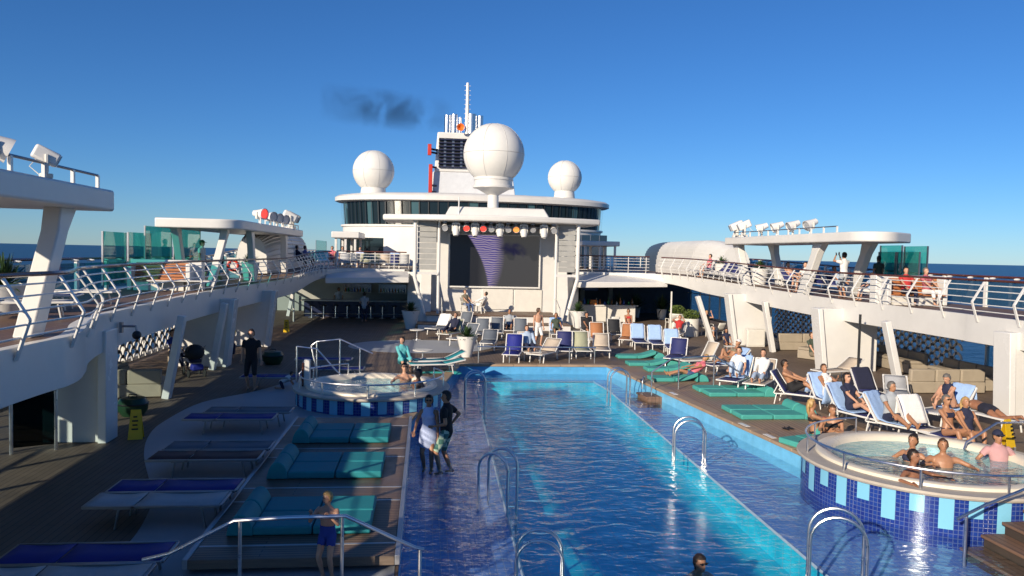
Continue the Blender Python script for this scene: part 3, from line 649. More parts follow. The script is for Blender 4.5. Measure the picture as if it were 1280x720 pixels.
# dark blotch upper right
bx_ = M_('ADD', M_('POWER', M_('DIVIDE', M_('ADD', M_('SUBTRACT', X, 1.55), M_('MULTIPLY', Z, .55)), 1.0), 2), M_('POWER', M_('DIVIDE', M_('SUBTRACT', Z, .75), .62), 2))
bm_ = nt.nodes.new('ShaderNodeMix'); bm_.data_type = 'RGBA'; nt.links.new(sat(M_('MULTIPLY', M_('SUBTRACT', 2.1, M_('ADD', bx_, M_('MULTIPLY', nn.outputs[0], 2.6))), 1.1)), bm_.inputs[0]); nt.links.new(bl.outputs[2], bm_.inputs[6]); bm_.inputs[7].default_value = (.02, .014, .05, 1)
b.inputs['Base Color'].default_value = (.01, .01, .012, 1); nt.links.new(bm_.outputs[2], b.inputs['Emission Color']); b.inputs['Emission Strength'].default_value = .55
p, q = V(563, 293, 46.3), V(673, 359, 46.3)
scr = thing('video_screen', 'large dark video screen showing a purple striped curve on the stage wall', 'screen', ((p.x+q.x)/2, 46.36, (p.z+q.z)/2)); W_, H_ = q.x-p.x, p.z-q.z
MB().box((0, 0, 0), (W_, .10, H_)).build('display', m, scr)
fk = MB()
for x in (-1, 1): fk.box((x*(W_/2+.05), -.01, 0), (.10, .2, H_+.2))
for z in (-1, 1): fk.box((0, -.01, z*(H_/2+.05)), (W_, .2, .10))
fk.build('frame', white2, scr, bevel=.02)
# stage lights hung under the roof
def stage_light(loc, kind, lens, label, group=None):
    t = thing('stage_light', label, 'stage light', loc, group=group)
    MB().box((0, 0, -.04), (.22, .22, .08)).build('clamp', galv, t)
    if kind == 'head':
        k = MB(); k.box((-.2, 0, -.32), (.06, .14, .5)); k.box((.2, 0, -.32), (.06, .14, .5)); k.box((0, 0, -.12), (.42, .2, .1)); k.build('yoke', white2, t, bevel=.02)
        k = MB(); k.lathe([(0, -.36), (.13, -.35), (.19, -.2), (.2, .1), (.16, .26), (.05, .3)], n=14); o = k.build('lamp_head', white2, t); o.location = (0, 0, -.48); o.rotation_euler = (R_(-18), 0, 0)
        k = MB(); k.lathe([(.0, -.365), (.11, -.362)], n=14); k.build('lens', lens, o)
    else:
        k = MB(); k.lathe([(.0, .22), (.12, .2), (.16, 0), (.19, -.16), (.19, -.2)], n=14); o = k.build('lamp_can', white2 if kind != 'dark' else galv, t); o.location = (0, 0, -.3); o.rotation_euler = (R_(-62), 0, 0)
        k = MB(); k.lathe([(0, -.17), (.175, -.17)], n=14); k.build('lens', lens, o)
    return t
LR = emit_mat('red_lamp_lens', (1, .08, .06), .8); LO = emit_mat('amber_lamp_lens', (1, .35, .08), .8); LWm = mat('clear_lens', (.55, .57, .6), .1, .3)
row = [(556, 'can', LWm, 'pale lamp'), (570, 'head', LWm, ''), (583, 'can', LR, 'red'), (594, 'head', LWm, ''), (604, 'can', LR, 'red'), (614, 'can', LWm, ''), (625, 'head', LWm, ''), (635, 'can', LWm, ''), (645, 'can', LO, 'amber'), (655, 'head', LWm, ''), (666, 'dark', LWm, ''), (680, 'head', LWm, ''), (692, 'can', LWm, '')]
for px, kd, ln, c in row:
    lab = 'red glowing stage lamp under the stage roof' if c == 'red' else 'amber glowing stage lamp under the stage roof' if c == 'amber' else 'white moving-head lamp hanging under the stage roof' if kd == 'head' else 'dull grey can lamp under the stage roof' if kd == 'dark' else 'small white can lamp under the stage roof'
    p = V(px, 280, 43.6); stage_light((p.x, 43.6, 5.97), kd, ln, lab, {'head': 'moving-head lamps on the stage roof', 'can': 'can lamps on the stage roof', 'dark': None}[kd] if c not in ('red', 'amber') else ('red lamps on the stage roof' if c == 'red' else None))
# ================================================================ WINDOWED DRUM, FUNNEL, RADOMES
DC = (.1, 66.0); RXd, RYd = 11.2, 5.5
D = thing('observation_lounge', 'white curved superstructure with a band of dark windows behind the stage', 'superstructure', (DC[0], DC[1], 0))
def dl(prof, name, mm, n=64, a0=0, a1=None, bev=0): return MB().lathe(prof, n=n, sx=RXd, sy=RYd, a0=a0, a1=a1).build(name, mm, D)
dl([(.985, 3.1), (.985, 6.15), (1.0, 6.2), (1.0, 6.35), (.97, 6.36)], 'lower_wall', white)
dl([(.955, 6.3), (.955, 8.2)], 'dark_core', blackp)
n = 44
for i in range(n):
    a = math.pi+math.pi*i/n; da = math.pi/n*.455
    if i % 6 == 3: mm_ = mat('blue_tint_glass', (.05, .11, .13), .06)
    else: mm_ = mat('dark_glazing', (.012, .022, .026), .04, spec=.8)
    MB().lathe([(.972, 6.38), (.985, 8.2)], n=2, sx=RXd, sy=RYd, a0=a+math.pi/n/2-da, a1=a+math.pi/n/2+da).build('window_pane', mm_, D)
    MB().lathe([(.966, 6.36), (.99, 6.36), (1.0, 8.2), (.97, 8.2)], n=1, sx=RXd, sy=RYd, a0=a-math.pi/n*.05, a1=a+math.pi/n*.05).build('mullion', darkmet, D)
dl([(.9, 8.19), (1.02, 8.2), (1.045, 8.3), (1.045, 8.62), (1.02, 8.78), (.94, 8.9), (.6, 9.05), (.0, 9.1)], 'roof', white)
# extra pane tier on the sunlit flank and a stepped deckhouse below
MB().box((9.2-.1, -2.2, 4.6), (3.4, 3, 2.6)).build('glazed_side', mat('navy_glazing', (.012, .03, .06), .06), D, bevel=.02)
for j in range(4): MB().box((7.9+.75*j, -3.72, 4.6), (.06, .05, 2.6)).build('side_mullion', galv, D)
MB().box((-9.0, -1.5, 4.2), (3.6, 5, 2.1)).build('glazed_side', mat('dark_glazing', (.01, .02, .02), .05), D, bevel=.02)
# funnel
FY = 71.0
def fv(px, py): return V(px, py, FY)
F_ = thing('ship_funnel', 'tall white ship funnel with dark grille and steel exhaust pipes', 'funnel', (0, 0, 0))
a, c, d_, e_ = fv(537, 248), fv(646, 250), fv(541, 214), fv(641, 216)
def hexa(q0, q1, y0, y1, z0, z1): # x ranges bottom/top
    k = MB(); vs = [(q0[0], y0, z0), (q0[1], y0, z0), (q0[1], y1, z0), (q0[0], y1, z0), (q1[0], y0+.2, z1), (q1[1], y0+.2, z1), (q1[1], y1-.2, z1), (q1[0], y1-.2, z1)]
    return k.add(vs, [(3, 2, 1, 0), (4, 5, 6, 7), (0, 1, 5, 4), (1, 2, 6, 5), (2, 3, 7, 6), (3, 0, 4, 7)])
hexa((a.x, c.x), (d_.x, e_.x), FY, FY+9, 8.6, d_.z).build('casing', mat('casing_grey_white', (.58, .60, .62), .4, var=.06), F_, bevel=.06)
h0, h1, h2 = fv(543, 213), fv(547, 164), fv(606, 160); xr = fv(632, 213).x
hexa((h0.x, xr), (h1.x, fv(618, 160).x), FY+.1, FY+8, d_.z, h1.z).build('stack', white, F_, bevel=.12)
g0, g1 = fv(549, 172), fv(588, 212)
MB().box(((g0.x+g1.x)/2+.3, FY+.27, (g0.z+g1.z)/2), (g1.x-g0.x+.6, .3, g0.z-g1.z)).build('grille_recess', blackp, F_)
for j in range(9):
    zc = g1.z+(g0.z-g1.z)*(j+.5)/9; MB().box(((g0.x+g1.x)/2+.3, FY+.02, zc), (g1.x-g0.x+.66, .34, .1)).build('grille_slat', navy, F_, bevel=.02)
for j in range(4):
    xx = g0.x+.55+j*.75; MB().box((xx, FY+.15, (g0.z+g1.z)/2), (.22, .12, g0.z-g1.z-.1)).build('inner_pipe', galv, F_)
for px, r, tp in ((560, .30, 138), (569, .32, 137), (576.5, .16, 141), (591, .52, 137), (602.5, .30, 139)):
    p = fv(px, 160); q = fv(px, tp); k = MB(); k.lathe([(r, -1.2), (r, q.z-p.z), (r*.86, q.z-p.z), (r*.86, -.3), (0, -.3)], n=18); k.build('exhaust_pipe', steel, F_, loc=(p.x, FY+2.5, p.z))
p, q = fv(583.5, 165), fv(584.5, 104); k = MB(); k.tube([(p.x, FY-.1, p.z-.2), (p.x, FY-.1, q.z)], [.2, .13], 10); ms = k.build('mast', white2, F_)
for j in range(9): MB().beam((p.x-.28, FY-.1, p.z+.8+j*.42), (p.x+.28, FY-.1, p.z+.8+j*.42), .04, .04).build('mast_step', white2, ms)
p = fv(575.5, 160); k = MB(); k.lathe([(.08, .55), (.1, .25), (.2, .08), (.36, 0), (.30, .02), (.0, .3)], n=16); o = k.build('horn', orangep, F_); o.location = (p.x, FY-.5, p.z); o.rotation_euler = (R_(-90), 0, 0)
for (x0, y0, x1, y1) in ((535, 206, 541, 246), (535, 181, 539, 195)):
    p, q = fv(x0, y0), fv(x1, y1); MB().box(((p.x+q.x)/2, FY-.5, (p.z+q.z)/2), (.34, .3, p.z-q.z)).build('red_guard', redp, F_, bevel=.03)
for py in (187, 191, 209, 232, 240):
    p = fv(538, py); q = fv(548, py); MB().beam((p.x, FY-.45, p.z), (q.x, FY+.4, p.z), .16, .16).build('bracket', navy, F_)
MB().box((.6, 70, 9.0), (8.6, 4, .9)).build('base_house', white, F_, bevel=.08)
# smoke
sm = MB()
a, c = V(395, 128, 74), V(572, 128, 74)
sm.box(((a.x+c.x)/2, 75.5, (a.z)), (c.x-a.x, 3.0, 4.4)); o = sm.build('smoke', MT['rubber']); o.data.materials.clear(); tag(o, 'thin dark smoke drifting from the funnel pipes', 'smoke', kind='stuff')
m = bpy.data.materials.new('smoke_volume'); m.use_nodes = True; nt = m.node_tree; nt.nodes.remove(nt.nodes['Principled BSDF'])
pv = nt.nodes.new('ShaderNodeVolumePrincipled'); pv.inputs['Color'].default_value = (.03, .03, .035, 1); tc = nt.nodes.new('ShaderNodeTexCoord')
n1 = nt.nodes.new('ShaderNodeTexNoise'); n1.inputs['Scale'].default_value = .33; n1.inputs['Detail'].default_value = 5; n1.inputs['Distortion'].default_value = .6; nt.links.new(tc.outputs['Object'], n1.inputs['Vector'])
gc = tc.outputs['Generated']; sp = nt.nodes.new('ShaderNodeSeparateXYZ'); nt.links.new(gc, sp.inputs[0])
def fall(s, p): # 4s(1-s) bump
    q = M_('MULTIPLY', M_('MULTIPLY', s, M_('SUBTRACT', 1.0, s)), 4.0); return M_('POWER', q, p)
zc = M_('ADD', sp.outputs[2], M_('MULTIPLY', M_('SUBTRACT', sp.outputs[0], .6), .25))
core = M_('MULTIPLY', M_('MULTIPLY', fall(sp.outputs[1], .7), M_('POWER', M_('MAXIMUM', M_('SUBTRACT', 1.0, M_('POWER', M_('DIVIDE', M_('SUBTRACT', zc, .45), .45), 2)), 0), 1.3)), fall(sp.outputs[0], 1.3))
den = M_('MULTIPLY', M_('MAXIMUM', M_('SUBTRACT', n1.outputs[0], .43), 0.0), core)
nt.links.new(M_('MULTIPLY', den, 3.2), pv.inputs['Density']); nt.links.new(pv.outputs[0], nt.nodes['Material Output'].inputs['Volume']); o.data.materials.append(m)
# radomes
radm = mat('radome_shell', (.74, .73, .69), .45, var=.04, vscale=1.2)
seam = mat('radome_seam', (.50, .49, .46), .5)
def radome(c, r, base_z, label, big=False):
    t = thing('radome', label, 'radome', (c[0], c[1], base_z)); zc = c[2]-base_z
    a0 = -R_(52) if big else -R_(56)
    prof = [(r*math.cos(a0+(math.pi/2-a0)*i/20), zc+r*math.sin(a0+(math.pi/2-a0)*i/20)) for i in range(21)]
    prof[-1] = (.001, zc+r); MB().lathe(prof, n=40).build('dome', radm, t)
    k = MB(); N = 8
    for j in range(N):
        a = 2*math.pi*j/N+.35; k.tube([((r*1.001)*math.cos(a0+(math.pi/2-a0)*i/16)*math.cos(a), r*1.001*math.cos(a0+(math.pi/2-a0)*i/16)*math.sin(a), zc+r*1.001*math.sin(a0+(math.pi/2-a0)*i/16)) for i in range(16)], .014, 4)
    k.tube([((r*1.001)*math.cos(2*math.pi*i/40), r*1.001*math.sin(2*math.pi*i/40), zc) for i in range(40)], .014, 4, closed=True)
    k.build('seam_lines', seam, t)
    rb = r*math.cos(a0)
    if big:
        zb = zc+r*math.sin(a0)
        MB().lathe([(rb*.98, zb+.05), (rb*1.06, zb+.03), (rb*1.06, zb-.12), (rb*1.02, zb-.14), (rb*1.02, zb-.42), (rb*1.10, zb-.44), (rb*1.10, zb-.58), (rb*.9, zb-.6), (.33, zb-.98), (.33, 0)], n=32).build('pedestal', white, t)
    else:
        zb = zc+r*math.sin(a0); MB().lathe([(rb*.98, zb+.05), (rb*1.04, zb), (rb*1.12, zb-.5), (rb*1.12, zb-.56), (rb*1.04, zb-.58), (rb*1.06, 0)], n=28).build('pedestal', white, t)
    return t
p = V(617.5, 193, 45.5); radome((p.x, 45.5, p.z), 1.80, 6.8, 'biggest white radome on a stalk above the stage roof', True)
p = V(467, 214, 64); radome((p.x, 64, p.z), 1.68, 8.8, 'mid-sized white radome on a wide pedestal on the drum roof')
p = V(706, 222, 64); radome((p.x, 64, p.z), 1.42, 8.8, 'smallest white radome on a short pedestal on the drum roof')
# ================================================================ RIBBED SHELLS
def ribbed(x0, x1, y0, y1, zb, zt, label, dark_end=False):
    t = thing('ribbed_shelter', label, 'shelter'); n = 16; NS = 4
    def plan(s):  # half outline of one cross-section: list of (x,z), 0..1 across
        pass
    xc, hw = (x0+x1)/2, (x1-x0)/2; H2 = zt-zb
    for sgm in range(NS):
        ya, yb = y0+(y1-y0)*sgm/NS, y0+(y1-y0)*(sgm+1)/NS
        k = MB(); ys = [ya+.03, (ya+yb)/2, yb-.03]
        rows = []
        M = 22
        for i in range(M):                     # horizontal boards with a small step between them
            for e in (0, 1):
                u = (i+e*.86)/M; a = math.pi*u
                cx = abs(math.cos(a))**.75*(1 if math.cos(a) > 0 else -1); sz = max(0, math.sin(a))**.62
                bulge = 1.0 if e == 0 else 1.0+.0
                rows.append((cx*(1-.035*e), sz*(1-.035*e)))
        rows.append((-1, 0))
        vs, fs = [], []
        for y in ys:
            tt = (y-y0)/(y1-y0); en = 1.0
            if tt < .30: en = math.sqrt(max(0, 1-((.30-tt)/.34)**2))
            if tt > .8: en *= 1-.18*((tt-.8)/.2)**2
            for cx, sz in rows: vs.append((xc+hw*cx*(.35+.65*en), y, zb+H2*sz*(.62+.38*en)))
        L = len(rows)
        for a in range(len(ys)-1):
            for j in range(L-1): fs.append((a*L+j, a*L+j+1, (a+1)*L+j+1, (a+1)*L+j))
        fs.append(tuple(range(L-1, -1, -1))); fs.append(tuple(2*L+j for j in range(L)))
        k.add(vs, fs); k.build('shell_segment', white if not (dark_end and sgm == NS-1) else mat('slate_panel', (.06, .09, .14), .4), t, ang=12)
    return t
ribbed(-14.2, -11.8, 41.5, 54, 2.9, 5.3, 'white ribbed rounded shelter behind the palm pots on the shaded promenade')
ribbed(12.6, 15.4, 43.0, 58, 2.95, 5.35, 'white ribbed rounded shelter with a dark end on the sunlit promenade', True)
# ================================================================ BARS UNDER THE CROSS DECK
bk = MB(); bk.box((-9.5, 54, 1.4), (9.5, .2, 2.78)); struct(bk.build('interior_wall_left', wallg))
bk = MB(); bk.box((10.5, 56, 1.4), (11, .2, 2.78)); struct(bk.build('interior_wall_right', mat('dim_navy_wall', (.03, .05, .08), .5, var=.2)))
bk = MB(); bk.box((-4.8, 50.5, 1.4), (.2, 7, 2.78)); bk.box((5.0, 50.5, 1.4), (.2, 7, 2.78)); struct(bk.build('interior_partition', wallg))
B1 = thing('bar_counter', 'long navy bar counter with pale top in deep shade under the cross deck', 'bar', (-8.3, 49.6, 0))
MB().box((0, 0, .5), (6.4, .6, 1.0)).build('front', barm, B1, bevel=.01); MB().box((0, -.05, 1.03), (6.7, .95, .06)).build('counter_top', offw, B1, bevel=.015)
for j in range(8): MB().box((-2.8+.8*j, -.32, .5), (.05, .03, .9)).build('front_batten', darkmet, B1)
k = MB(); k.tube([(-3.2, -.42, .2), (3.2, -.42, .2)], .03, 8); k.build('foot_rail', steel, B1)
B2 = thing('bar_counter', 'cream panelled bar counter with bottles beside the leafy planter in the sun', 'bar', (7.6, 48.2, 0))
for j in range(2): MB().box((-.95+1.9*j, 0, .52), (1.78, .7, 1.0)).build('front_panel', offw, B2, bevel=.015)
MB().box((0, .05, .5), (.14, .66, .98)).build('divider', galv, B2); MB().box((0, 0, 1.06), (4.0, .9, .07)).build('counter_top', white, B2, bevel=.015)
st0 = thing('bar_stool', 'dark bar stool in front of the navy bar counter', 'stool', group='stools along the navy bar')
MB().lathe([(0, .74), (.17, .74), (.19, .77), (.17, .80), (0, .81)], n=14).build('seat', blackp, st0); MB().tube([(0, 0, .02), (0, 0, .75)], .03, 8).build('column', steel, st0); MB().lathe([(0, .03), (.2, .02), (.21, 0)], n=14).build('base', steel, st0)
st0.location = (-10.9, 48.5, 0)
for j in range(1, 8): dup(st0, (-10.9+.72*j, 48.5+.05*(j % 3), 0))
bcols = [mat('bottle_%s' % n_, c_, .1) for n_, c_ in (('orange', (.6, .2, .04)), ('green', (.03, .2, .05)), ('clear', (.5, .55, .55)), ('blue', (.05, .12, .4)), ('amber', (.25, .1, .02)))]
bn = ['orange', 'green', 'clear', 'blue', 'amber']
bprof = [(0, 0), (.045, 0), (.05, .02), (.05, .17), (.018, .23), (.018, .30), (0, .305)]
for j in range(14):
    ci = (j*3) % 5; o = MB().lathe(bprof, n=10).build('bottle', bcols[ci], loc=(5.9+.26*j, 48.1+.12*((j*7) % 3-1), 1.095)); o.scale = (1.5, 1.5, .8+.3*((j*5) % 3))
    tag(o, '%s bottle standing on the cream bar counter' % bn[ci], 'bottle', '%s bottles on the cream bar' % bn[ci])
tag(MB().box((0, 0, .16), (.42, .3, .32)).build('drink_box', bcols[0], loc=(6.7, 47.95, 1.095), bevel=.02), 'orange box standing on the cream bar counter', 'box')
# back shelves in the shaded bar
for j, xx in enumerate((-8.6, -6.2)):
    t = thing('bottle_shelf', 'lit shelf of bottles on the %s' % ('wall behind the middle of the navy bar' if j == 0 else 'wall near the stage end of the navy bar'), 'shelf', (xx, 53.85, 1.35))
    MB().box((0, 0, .25), (1.9, .06, .62)).build('back_panel', mat('mirror_panel', (.4, .42, .42), .15, .8), t); sb_ = MB().box((0, -.15, 0), (1.9, .3, .04)).build('shelf_board', offw, t)
    for q in range(9): MB().lathe(bprof, n=8).build('bottle', bcols[q % 5], sb_, loc=(-.8+.2*q, -.15, .02))
# ================================================================ FURNITURE
def lounger(loc, rz, label, fab=blueF, back=0, group=None, frame=paleF, towel=None, L=1.95, W=.66, zs=.34, scale=None, towel_back=None):
    """foot at local x=0, head at x=L; back = backrest angle in degrees"""
    t = thing('sun_lounger', label, 'sun lounger', loc, rz, group)
    hx = 1.22; fm = white2 if frame == paleF else frame
    k = MB()
    for y in (-W/2, W/2): k.beam((0, y, zs), (hx+.05, y, zs), .035, .045)
    k.beam((0, -W/2+.02, zs), (0, W/2-.02, zs), .045, .035); k.beam((hx, -W/2+.02, zs-.01), (hx, W/2-.02, zs-.01), .03, .03); k.build('frame', fm, t, bevel=.008)
    for x, dx in ((.28, -.06), (1.45, .06)):
        for y in (-W/2+.03, W/2-.03):
            if x > 1: MB().beam((hx-.02, y, zs-.02), (hx+.3, y, zs-.03), .03, .03).build('side_stay', fm, t)
            MB().beam((x, y, zs-.02), (x+dx, y, 0), .03, .04, up=Vector((0, 1, 0))).build('leg', fm, t, bevel=.006)
    n = 6; vs, fs = [], []
    for i in range(n+1):
        x = .03+(hx-.03)*i/n; sag = -.025*math.sin(math.pi*i/n)
        for y in (-W/2+.035, 0, W/2-.035): vs.append((x, y, zs+.012+sag-(.012 if y == 0 else 0)))
    for i in range(n):
        for j in (0, 1): a = i*3+j; fs.append((a, a+3, a+4, a+1))
    o = MB().add(vs, fs).build('seat', fab, t); sm_ = o.modifiers.new('solid', 'SOLIDIFY'); sm_.thickness = .014; sm_.offset = 1
    a = R_(back); dx, dz = math.cos(a), math.sin(a); Lb = L-hx
    k = MB()
    for y in (-W/2, W/2): k.beam((hx, y, zs), (hx+Lb*dx, y, zs+Lb*dz), .035, .04, up=Vector((-dz, 0, dx)))
    k.beam((hx+Lb*dx, -W/2, zs+Lb*dz), (hx+Lb*dx, W/2, zs+Lb*dz), .035, .04)
    if back > 15: k.beam((hx+.45*Lb*dx, -W/2+.04, zs+.45*Lb*dz), (hx+.32, -W/2+.04, zs-.02), .02, .025); k.beam((hx+.45*Lb*dx, W/2-.04, zs+.45*Lb*dz), (hx+.32, W/2-.04, zs-.02), .02, .025)
    k.build('back_frame', fm, t)
    vs, fs = [], []
    for i in range(n+1):
        s = .02+(Lb-.04)*i/n; sg = .02*math.sin(math.pi*i/n)
        for y in (-W/2+.035, 0, W/2-.035): vs.append((hx+s*dx+sg*dz, y, zs+.012+s*dz-sg*dx))
    fs = []
    for i in range(n):
        for j in (0, 1): q = i*3+j; fs.append((q, q+3, q+4, q+1))
    o = MB().add(vs, fs).build('backrest', fab, t); sm_ = o.modifiers.new('solid', 'SOLIDIFY'); sm_.thickness = .014; sm_.offset = 1
    if scale: t.scale = (scale,)*3
    return t
def towel_on(loc, rz, back, mm, label, top=True, W=.6, group=None, zs=.34, seat_len=.0, drop=.55):
    """towel hung over a lounger's raised back: down the back face and over the front"""
    hx = 1.22; a = R_(back); dx, dz = math.cos(a), math.sin(a); Lb = .73
    P = []
    e = .022
    if seat_len: P += [(hx-seat_len+seat_len*i/4, zs+e+.018) for i in range(4)]
    for i in range(6): s = .05+(Lb-.05)*i/5; P.append((hx+s*dx-e*dz*1.3, zs+e+.006+s*dz+e*dx))
    P.append((hx+(Lb+.03)*dx, zs+(Lb+.05)*dz+e)); 
    for i in range(5): P.append((hx+(Lb)*dx+.045+.03*i*(1 if i < 2 else .6), zs+Lb*dz-.02-drop*i/4*min(1, dz+.1)))
    n = 7; vs, fs = [], []
    for i, (x, z) in enumerate(P):
        for j in range(n+1):
            y = -W/2+W*j/n; wv = .012*math.sin(j*2.1+i*.35)*(1 if i > 5 else .35); vs.append((x+wv*(1 if i > 6 else .2), y+.012*math.sin(i*1.3+j), z+(.006*math.sin(j*1.7+i) if i > 0 else 0)))
    for i in range(len(P)-1):
        for j in range(n): q = i*(n+1)+j; fs.append((q, q+1, q+n+2, q+n+1))
    o = MB().add(vs, fs).build('towel', mm, loc=loc, rz=rz); s = o.modifiers.new('solid', 'SOLIDIFY'); s.thickness = .012; s.offset = 1
    return tag(o, label, 'towel', group)
def flat_towel(loc, rz, L, W, mm, label, z=.37, group=None):
    n = 8; k = 4; vs, fs = [], []
    for i in range(n+1):
        for j in range(k+1): vs.append((L*i/n+.02*math.sin(j*2.), -W/2+W*j/k+.02*math.sin(i*1.9), .012*math.sin(i*1.7+j*1.1)+(-.05 if j in (0, k) else 0)))
    for i in range(n):
        for j in range(k): q = i*(k+1)+j; fs.append((q, q+k+1, q+k+2, q+1))
    o = MB().add(vs, fs).build('towel', mm, loc=(loc[0], loc[1], z), rz=rz); s = o.modifiers.new('solid', 'SOLIDIFY'); s.thickness = .012
    return tag(o, label, 'towel', group)
def sunpad(loc, rz, label, mm=teal, L=1.62, W=.66, group=None, curved=0):
    """teal two-piece pad with a half-round bolster at local x=0 side"""
    t = thing('sun_pad', label, 'sun pad', loc, rz, group); h = .13
    for a, c in ((.36, .36+L/2-.008), (.36+L/2+.008, .36+L)):
        if curved:
            n = 6; vs, fs = [], []
            f = lambda x: curved*max(0, (1.1-x)/1.1)**1.6
            for i in range(n+1):
                x = a+(c-a)*i/n
                for y in (-W/2, W/2):
                    for z in (0.0, h): vs.append((x, y, z*1.0+f(x)))
            for i in range(n): q = i*4; fs += [(q+1, q+3, q+7, q+5), (q+2, q, q+4, q+6), (q, q+1, q+5, q+4), (q+3, q+2, q+6, q+7)]
            fs += [(0, 2, 3, 1), (n*4+1, n*4+3, n*4+2, n*4)]
            MB().add(vs, fs).build('cushion', mm, t, bevel=.025, seg=3)
        else: MB().box(((a+c)/2, 0, h/2), (c-a, W, h)).build('cushion', mm, t, bevel=.03, seg=3)
    if not curved:
        P = [(.37, 0)]+[(.19+.18*math.cos(q*math.pi/10), .30*math.sin(q*math.pi/10)*1.0) for q in range(1, 10)]+[(.0, 0)]
        n = len(P); vs = [(x, -W/2, z) for x, z in P]+[(x, W/2, z) for x, z in P]
        MB().add(vs, [tuple(range(n)), tuple(range(2*n-1, n-1, -1))]+[(i, n+i, n+(i+1) % n, (i+1) % n) for i in range(n)]).build('bolster', mm, t, bevel=.02, seg=3)
    else:
        P = [(.42, 0)]+[(.2+.22*math.cos(q*math.pi/10), .24*math.sin(q*math.pi/10)) for q in range(1, 10)]+[(-.02, 0)]
        n = len(P); vs = [(x, -W/2, z) for x, z in P]+[(x, W/2, z) for x, z in P]
        MB().add(vs, [tuple(range(n)), tuple(range(2*n-1, n-1, -1))]+[(i, n+i, n+(i+1) % n, (i+1) % n) for i in range(n)]).build('bolster', mm, t, bevel=.02)
    return t
# --- left: pads on the teak platform (bolster on the outer side)
GPL = 'teal pads on the teak platform'
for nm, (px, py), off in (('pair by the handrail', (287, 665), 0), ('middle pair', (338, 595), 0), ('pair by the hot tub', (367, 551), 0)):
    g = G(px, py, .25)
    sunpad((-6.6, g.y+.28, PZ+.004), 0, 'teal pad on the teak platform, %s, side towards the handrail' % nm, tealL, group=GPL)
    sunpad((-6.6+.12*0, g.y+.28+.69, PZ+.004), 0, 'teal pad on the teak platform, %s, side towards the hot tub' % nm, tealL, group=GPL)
# --- left: flat loungers in the shade on the grey area (foot towards the pool)
fl_ = [((-9.3, 18.0), blueF, 'blue flat sling lounger on the grey deck, nearest the shaded hot tub'), ((-9.05, 18.75), greyF, 'dark grey flat lounger behind the blue one nearest the shaded hot tub'),
       ((-8.9, 14.6), brownF, 'brown flat sling lounger on the grey deck'), ((-8.85, 15.35), greyF, 'dark grey flat lounger beside the brown one'),
       ((-8.85, 12.75), blueF, 'blue flat sling lounger beside a pale one and across from the brown lounger'), ((-8.9, 12.05), paleF, 'pale flat sling lounger between two blue ones on the grey deck'),
       ((-9.05, 9.95), blueF, 'blue flat sling lounger at the foot of the steel handrail'), ((-9.1, 9.25), paleF, 'pale flat sling lounger beside the blue one at the steel handrail')]
for (x, y), f, lab in fl_: lounger((x+2.0, y, .006), math.pi, lab, f, 0, frame=galv, group='flat loungers on the grey deck')
for px, py, lab, f in ((455, 462, 'blue flat lounger behind the steps of the shaded hot tub', blueF), (440, 450, 'blue flat lounger second behind the steps of the shaded hot tub', blueF), (385, 472, 'blue flat lounger beside the crawling child', blueF)):
    g = G(px, py, .3); lounger((g.x, g.y, 0), math.pi, lab, f, 0, frame=galv, group='flat loungers behind the shaded hot tub')
# --- right: pads on the timber surround (bolster on the outer side)
for (x, y, lab) in ((6.6, 23.35, 'teal sun pad in the sun next to the pool stairs, second of its pair'), (6.65, 22.6, 'teal sun pad in the sun next to the pool stairs, first of its pair'), (6.3, 20.15, 'teal sun pad in the sun beside the reading man, second of its pair'), (6.3, 19.4, 'teal sun pad in the sun beside the reading man, nearer the blond woman')):
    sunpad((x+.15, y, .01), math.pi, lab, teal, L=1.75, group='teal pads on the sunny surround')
for (px, py, lab) in ((812, 446, 'teal curved sun pad beside the empty sand lounger row, next to the pool ladder'), (828, 455, 'teal curved sun pad with raised head beside the empty one'), (853, 462, 'empty teal curved sun pad behind the woman in pink'), (862, 474, 'teal curved sun pad carrying the woman in pink')):
    g = G(px, py, .05); sunpad((g.x+.55, g.y, .01), math.pi, lab, teal, L=1.6, curved=.36, group='curved teal pads on the sunny surround')
g = G(1012, 550, .05); sunpad((g.x+.6, g.y+.1, .01), R_(200), 'teal sun pad with dark cloth at the pool edge beside the sunny hot tub', teal, L=1.0)
# --- right: loungers with raised backs
RL = [(990, 505, 140, 'navy lounger carrying the shirtless reading man', blueN, 55), (1035, 513, 96, 'lounger under light blue towel carrying the woman in white', blueN, 55), (1063, 530, 108, 'lounger under light blue towel carrying the woman in navy', blueN, 55),
      (912, 466, 18, 'lounger under light blue towel carrying the woman in a white cap', blueN, 45), (922, 484, 48, 'lounger under light blue towel carrying the couple in white', blueN, 58), (952, 488, 52, 'sand coloured lounger beside the couple in white', sandF, 60),
      (1112, 545, 118, 'sand lounger beside the man in a grey shirt', sandF, 58), (1152, 553, 98, 'navy lounger draped with a white towel', blueN, 62), (1187, 527, 22, 'lounger carrying the woman in a navy swimsuit', paleF, 52), (1228, 532, 100, 'pale flat lounger carrying the sunbathing man lying face down', paleF, 4),
      (1088, 505, 96, 'lounger hung with dark clothes and light blue towels', blueN, 58), (1120, 503, 62, 'pale lounger beside the dark clothes', paleF, 30), (1050, 474, 18, 'empty sand lounger in front of the white support panel', sandF, 32),
      (878, 460, 15, 'empty sand lounger with high back behind the woman in pink', sandF, 62), (846, 455, 62, 'navy lounger with high back beside a light blue towel', blueN, 62)]
RLpos = {}
for px, py, rz, lab, f, bk in RL:
    g = G(px, py, 0); d = Vector((math.cos(R_(rz)), math.sin(R_(rz)), 0)); p = (g.x-d.x*1.08, g.y-d.y*1.08, 0)
    lounger(p, R_(rz), lab, f, bk); RLpos[lab] = (p, R_(rz), bk)
